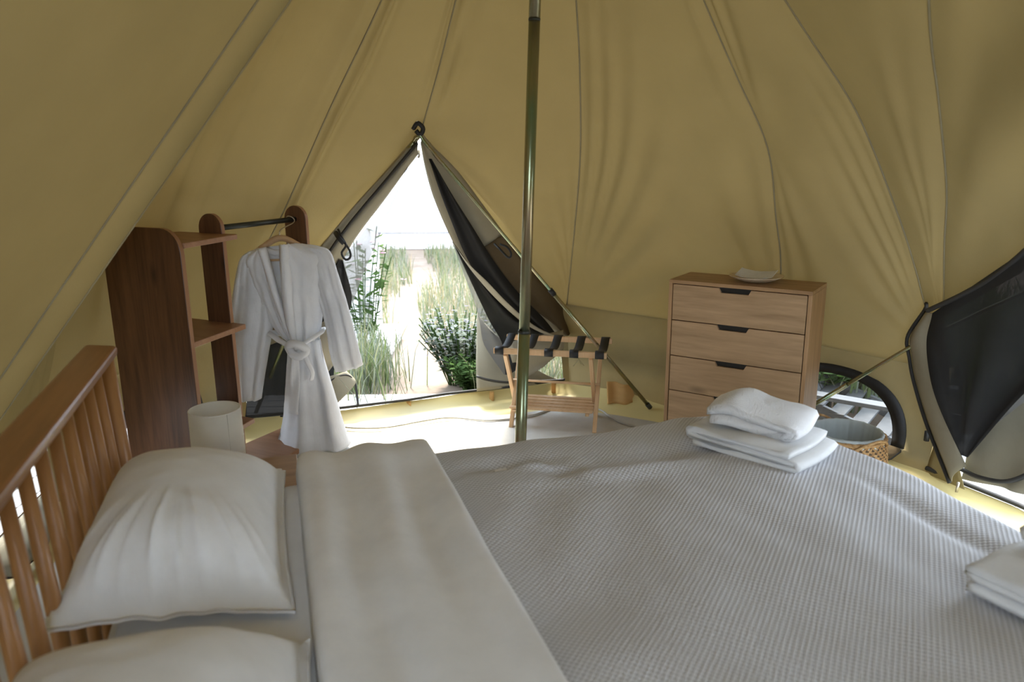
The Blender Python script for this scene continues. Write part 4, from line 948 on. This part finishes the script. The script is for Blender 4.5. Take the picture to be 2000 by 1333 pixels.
def bush(name, c, rad, h, nst, leafmat, label, cat, flower=None, leaf=.03, nl=10, spread=.7):
    root = tag(empty(name, (c[0], c[1], -.10)), label, cat); V, F = [], []; LV, LF = [], []; FV, FF = [], []
    for _ in range(nst):
        a = random.uniform(0, 6.28); r0 = rad * .25 * random.random(); r1 = rad * spread * math.sqrt(random.random()) + .02; hh_ = h * random.uniform(.6, 1.05)
        p0 = Vector((c[0] + r0 * math.cos(a), c[1] + r0 * math.sin(a), -.10)); p1 = Vector((c[0] + r1 * math.cos(a), c[1] + r1 * math.sin(a), -.10 + hh_))
        pm = p0.lerp(p1, .5) + Vector((0, 0, .06 * h)); v_, f_ = tube_geo([p0, pm, p1], .004, 4, False, len(V)); V += v_; F += f_
        for q in range(nl):
            t = .2 + .8 * q / nl; p = p0.lerp(p1, t) + Vector((0, 0, .2 * h * t * (1 - t))); b_ = random.uniform(0, 6.28); d_ = Vector((math.cos(b_), math.sin(b_), random.uniform(-.2, .7))).normalized(); s_ = d_.cross(UP).normalized() * leaf * .32; L_ = leaf * random.uniform(.7, 1.4); k_ = len(LV)
            LV += [p, p + d_ * L_ * .5 + s_, p + d_ * L_, p + d_ * L_ * .5 - s_]; LF.append((k_, k_ + 1, k_ + 2, k_ + 3))
        if flower and random.random() < flower[1]:
            for _q in range(flower[2]):
                p = p1 + Vector((random.gauss(0, flower[3] * .6), random.gauss(0, flower[3] * .6), random.gauss(0, flower[3])))
                for kk in range(4):
                    b_ = kk * 1.57 + random.random(); d_ = Vector((math.cos(b_), math.sin(b_), .3)); s_ = Vector((-math.sin(b_), math.cos(b_), 0)) * flower[4] * .6; k_ = len(FV)
                    FV += [p, p + d_ * flower[4] + s_, p + d_ * flower[4] * 1.3, p + d_ * flower[4] - s_]; FF.append((k_, k_ + 1, k_ + 2, k_ + 3))
    mesh('stem', V, F, M['leaf'], root); tag(mesh('foliage', LV, LF, leafmat, root), None, None, None, 'stuff')
    if FV: tag(mesh('blossom', FV, FF, flower[0], root), None, None, None, 'stuff')
    return root
bush('lavender_bush', (-.36, 5.25), .42, .50, 120, M['leaf_grey'], 'grey-green lavender bush at the right of the door opening', 'shrub', (M['lavender'], .6, 2, .03, .010), .05, 12)
bush('low_shrub', (-.25, 4.95), .26, .28, 70, M['leaf'], 'low green shrub growing at the right foot of the doorway', 'shrub', None, .05, 12)
bush('flowering_mallow', (-1.22, 6.05), .38, 1.10, 16, M['leaf'], 'tall leafy mallow with pink flowers beside the white post', 'shrub', (M['pink'], .8, 2, .10, .022), .09, 14)
bush('olive_shrub', (.10, 9.2), .5, 1.0, 40, M['leaf_grey'], 'distant grey-green shrub near the boundary wall', 'shrub', None, .07, 12)
bush('hedge_shrub', (2.45, 5.1), .55, .45, 150, M['leaf_grey'], 'silvery leafy shrub outside the half-moon window', 'shrub', None, .10, 14)
bush('hedge_shrub', (1.95, 4.75), .5, .42, 120, M['leaf'], 'green leafy shrub nearest the half-moon window', 'shrub', None, .09, 14)
bush('hedge_shrub', (-3.6, 6.0), .8, .9, 100, M['leaf'], 'green shrub outside the wardrobe window', 'shrub', None, .09, 14)
# slatted grey chair on the side deck
dc = tag(empty('deck_chair', (2.10, 4.15, -.22)), 'grey painted wooden deck chair outside the half-moon window', 'chair')
cu_ = Vector((.80, -.60, 0)); cv_ = Vector((.60, .80, 0)); CO = Vector((2.16, 4.22, -.22))
def dcp(x, y, z): return CO + cu_ * x + cv_ * y + UP * z
for y in (-.26, .26):
    beam('side_beam', dcp(-.42, y, .30), dcp(.40, y, .05), .03, .09, M['greywood'], dc, cv_)
    box('front_leg', dcp(.34, y, .11), .09, .03, .22, M['greywood'], dc, cu_, cv_); box('rear_leg', dcp(-.38, y, .14), .09, .03, .28, M['greywood'], dc, cu_, cv_)
    box('armrest', dcp(-.02, y * 1.1, .36), .74, .09, .025, M['greywood'], dc, cu_, cv_)
    box('arm_post', dcp(.22, y, .24), .05, .03, .22, M['greywood'], dc, cu_, cv_)
for k_ in range(6): beam('seat_slat', dcp(-.30 + .12 * k_, -.28, .295 - .036 * k_), dcp(-.30 + .12 * k_, .28, .295 - .036 * k_), .018, .09, M['greywood'], dc, UP)
for k_ in range(5): beam('back_slat', dcp(-.34, -.22 + .11 * k_, .26), dcp(-.62, -.22 + .11 * k_, .80), .09, .018, M['greywood'], dc, cv_)
print('meshes', len([o for o in bpy.data.objects if o.type == 'MESH']))
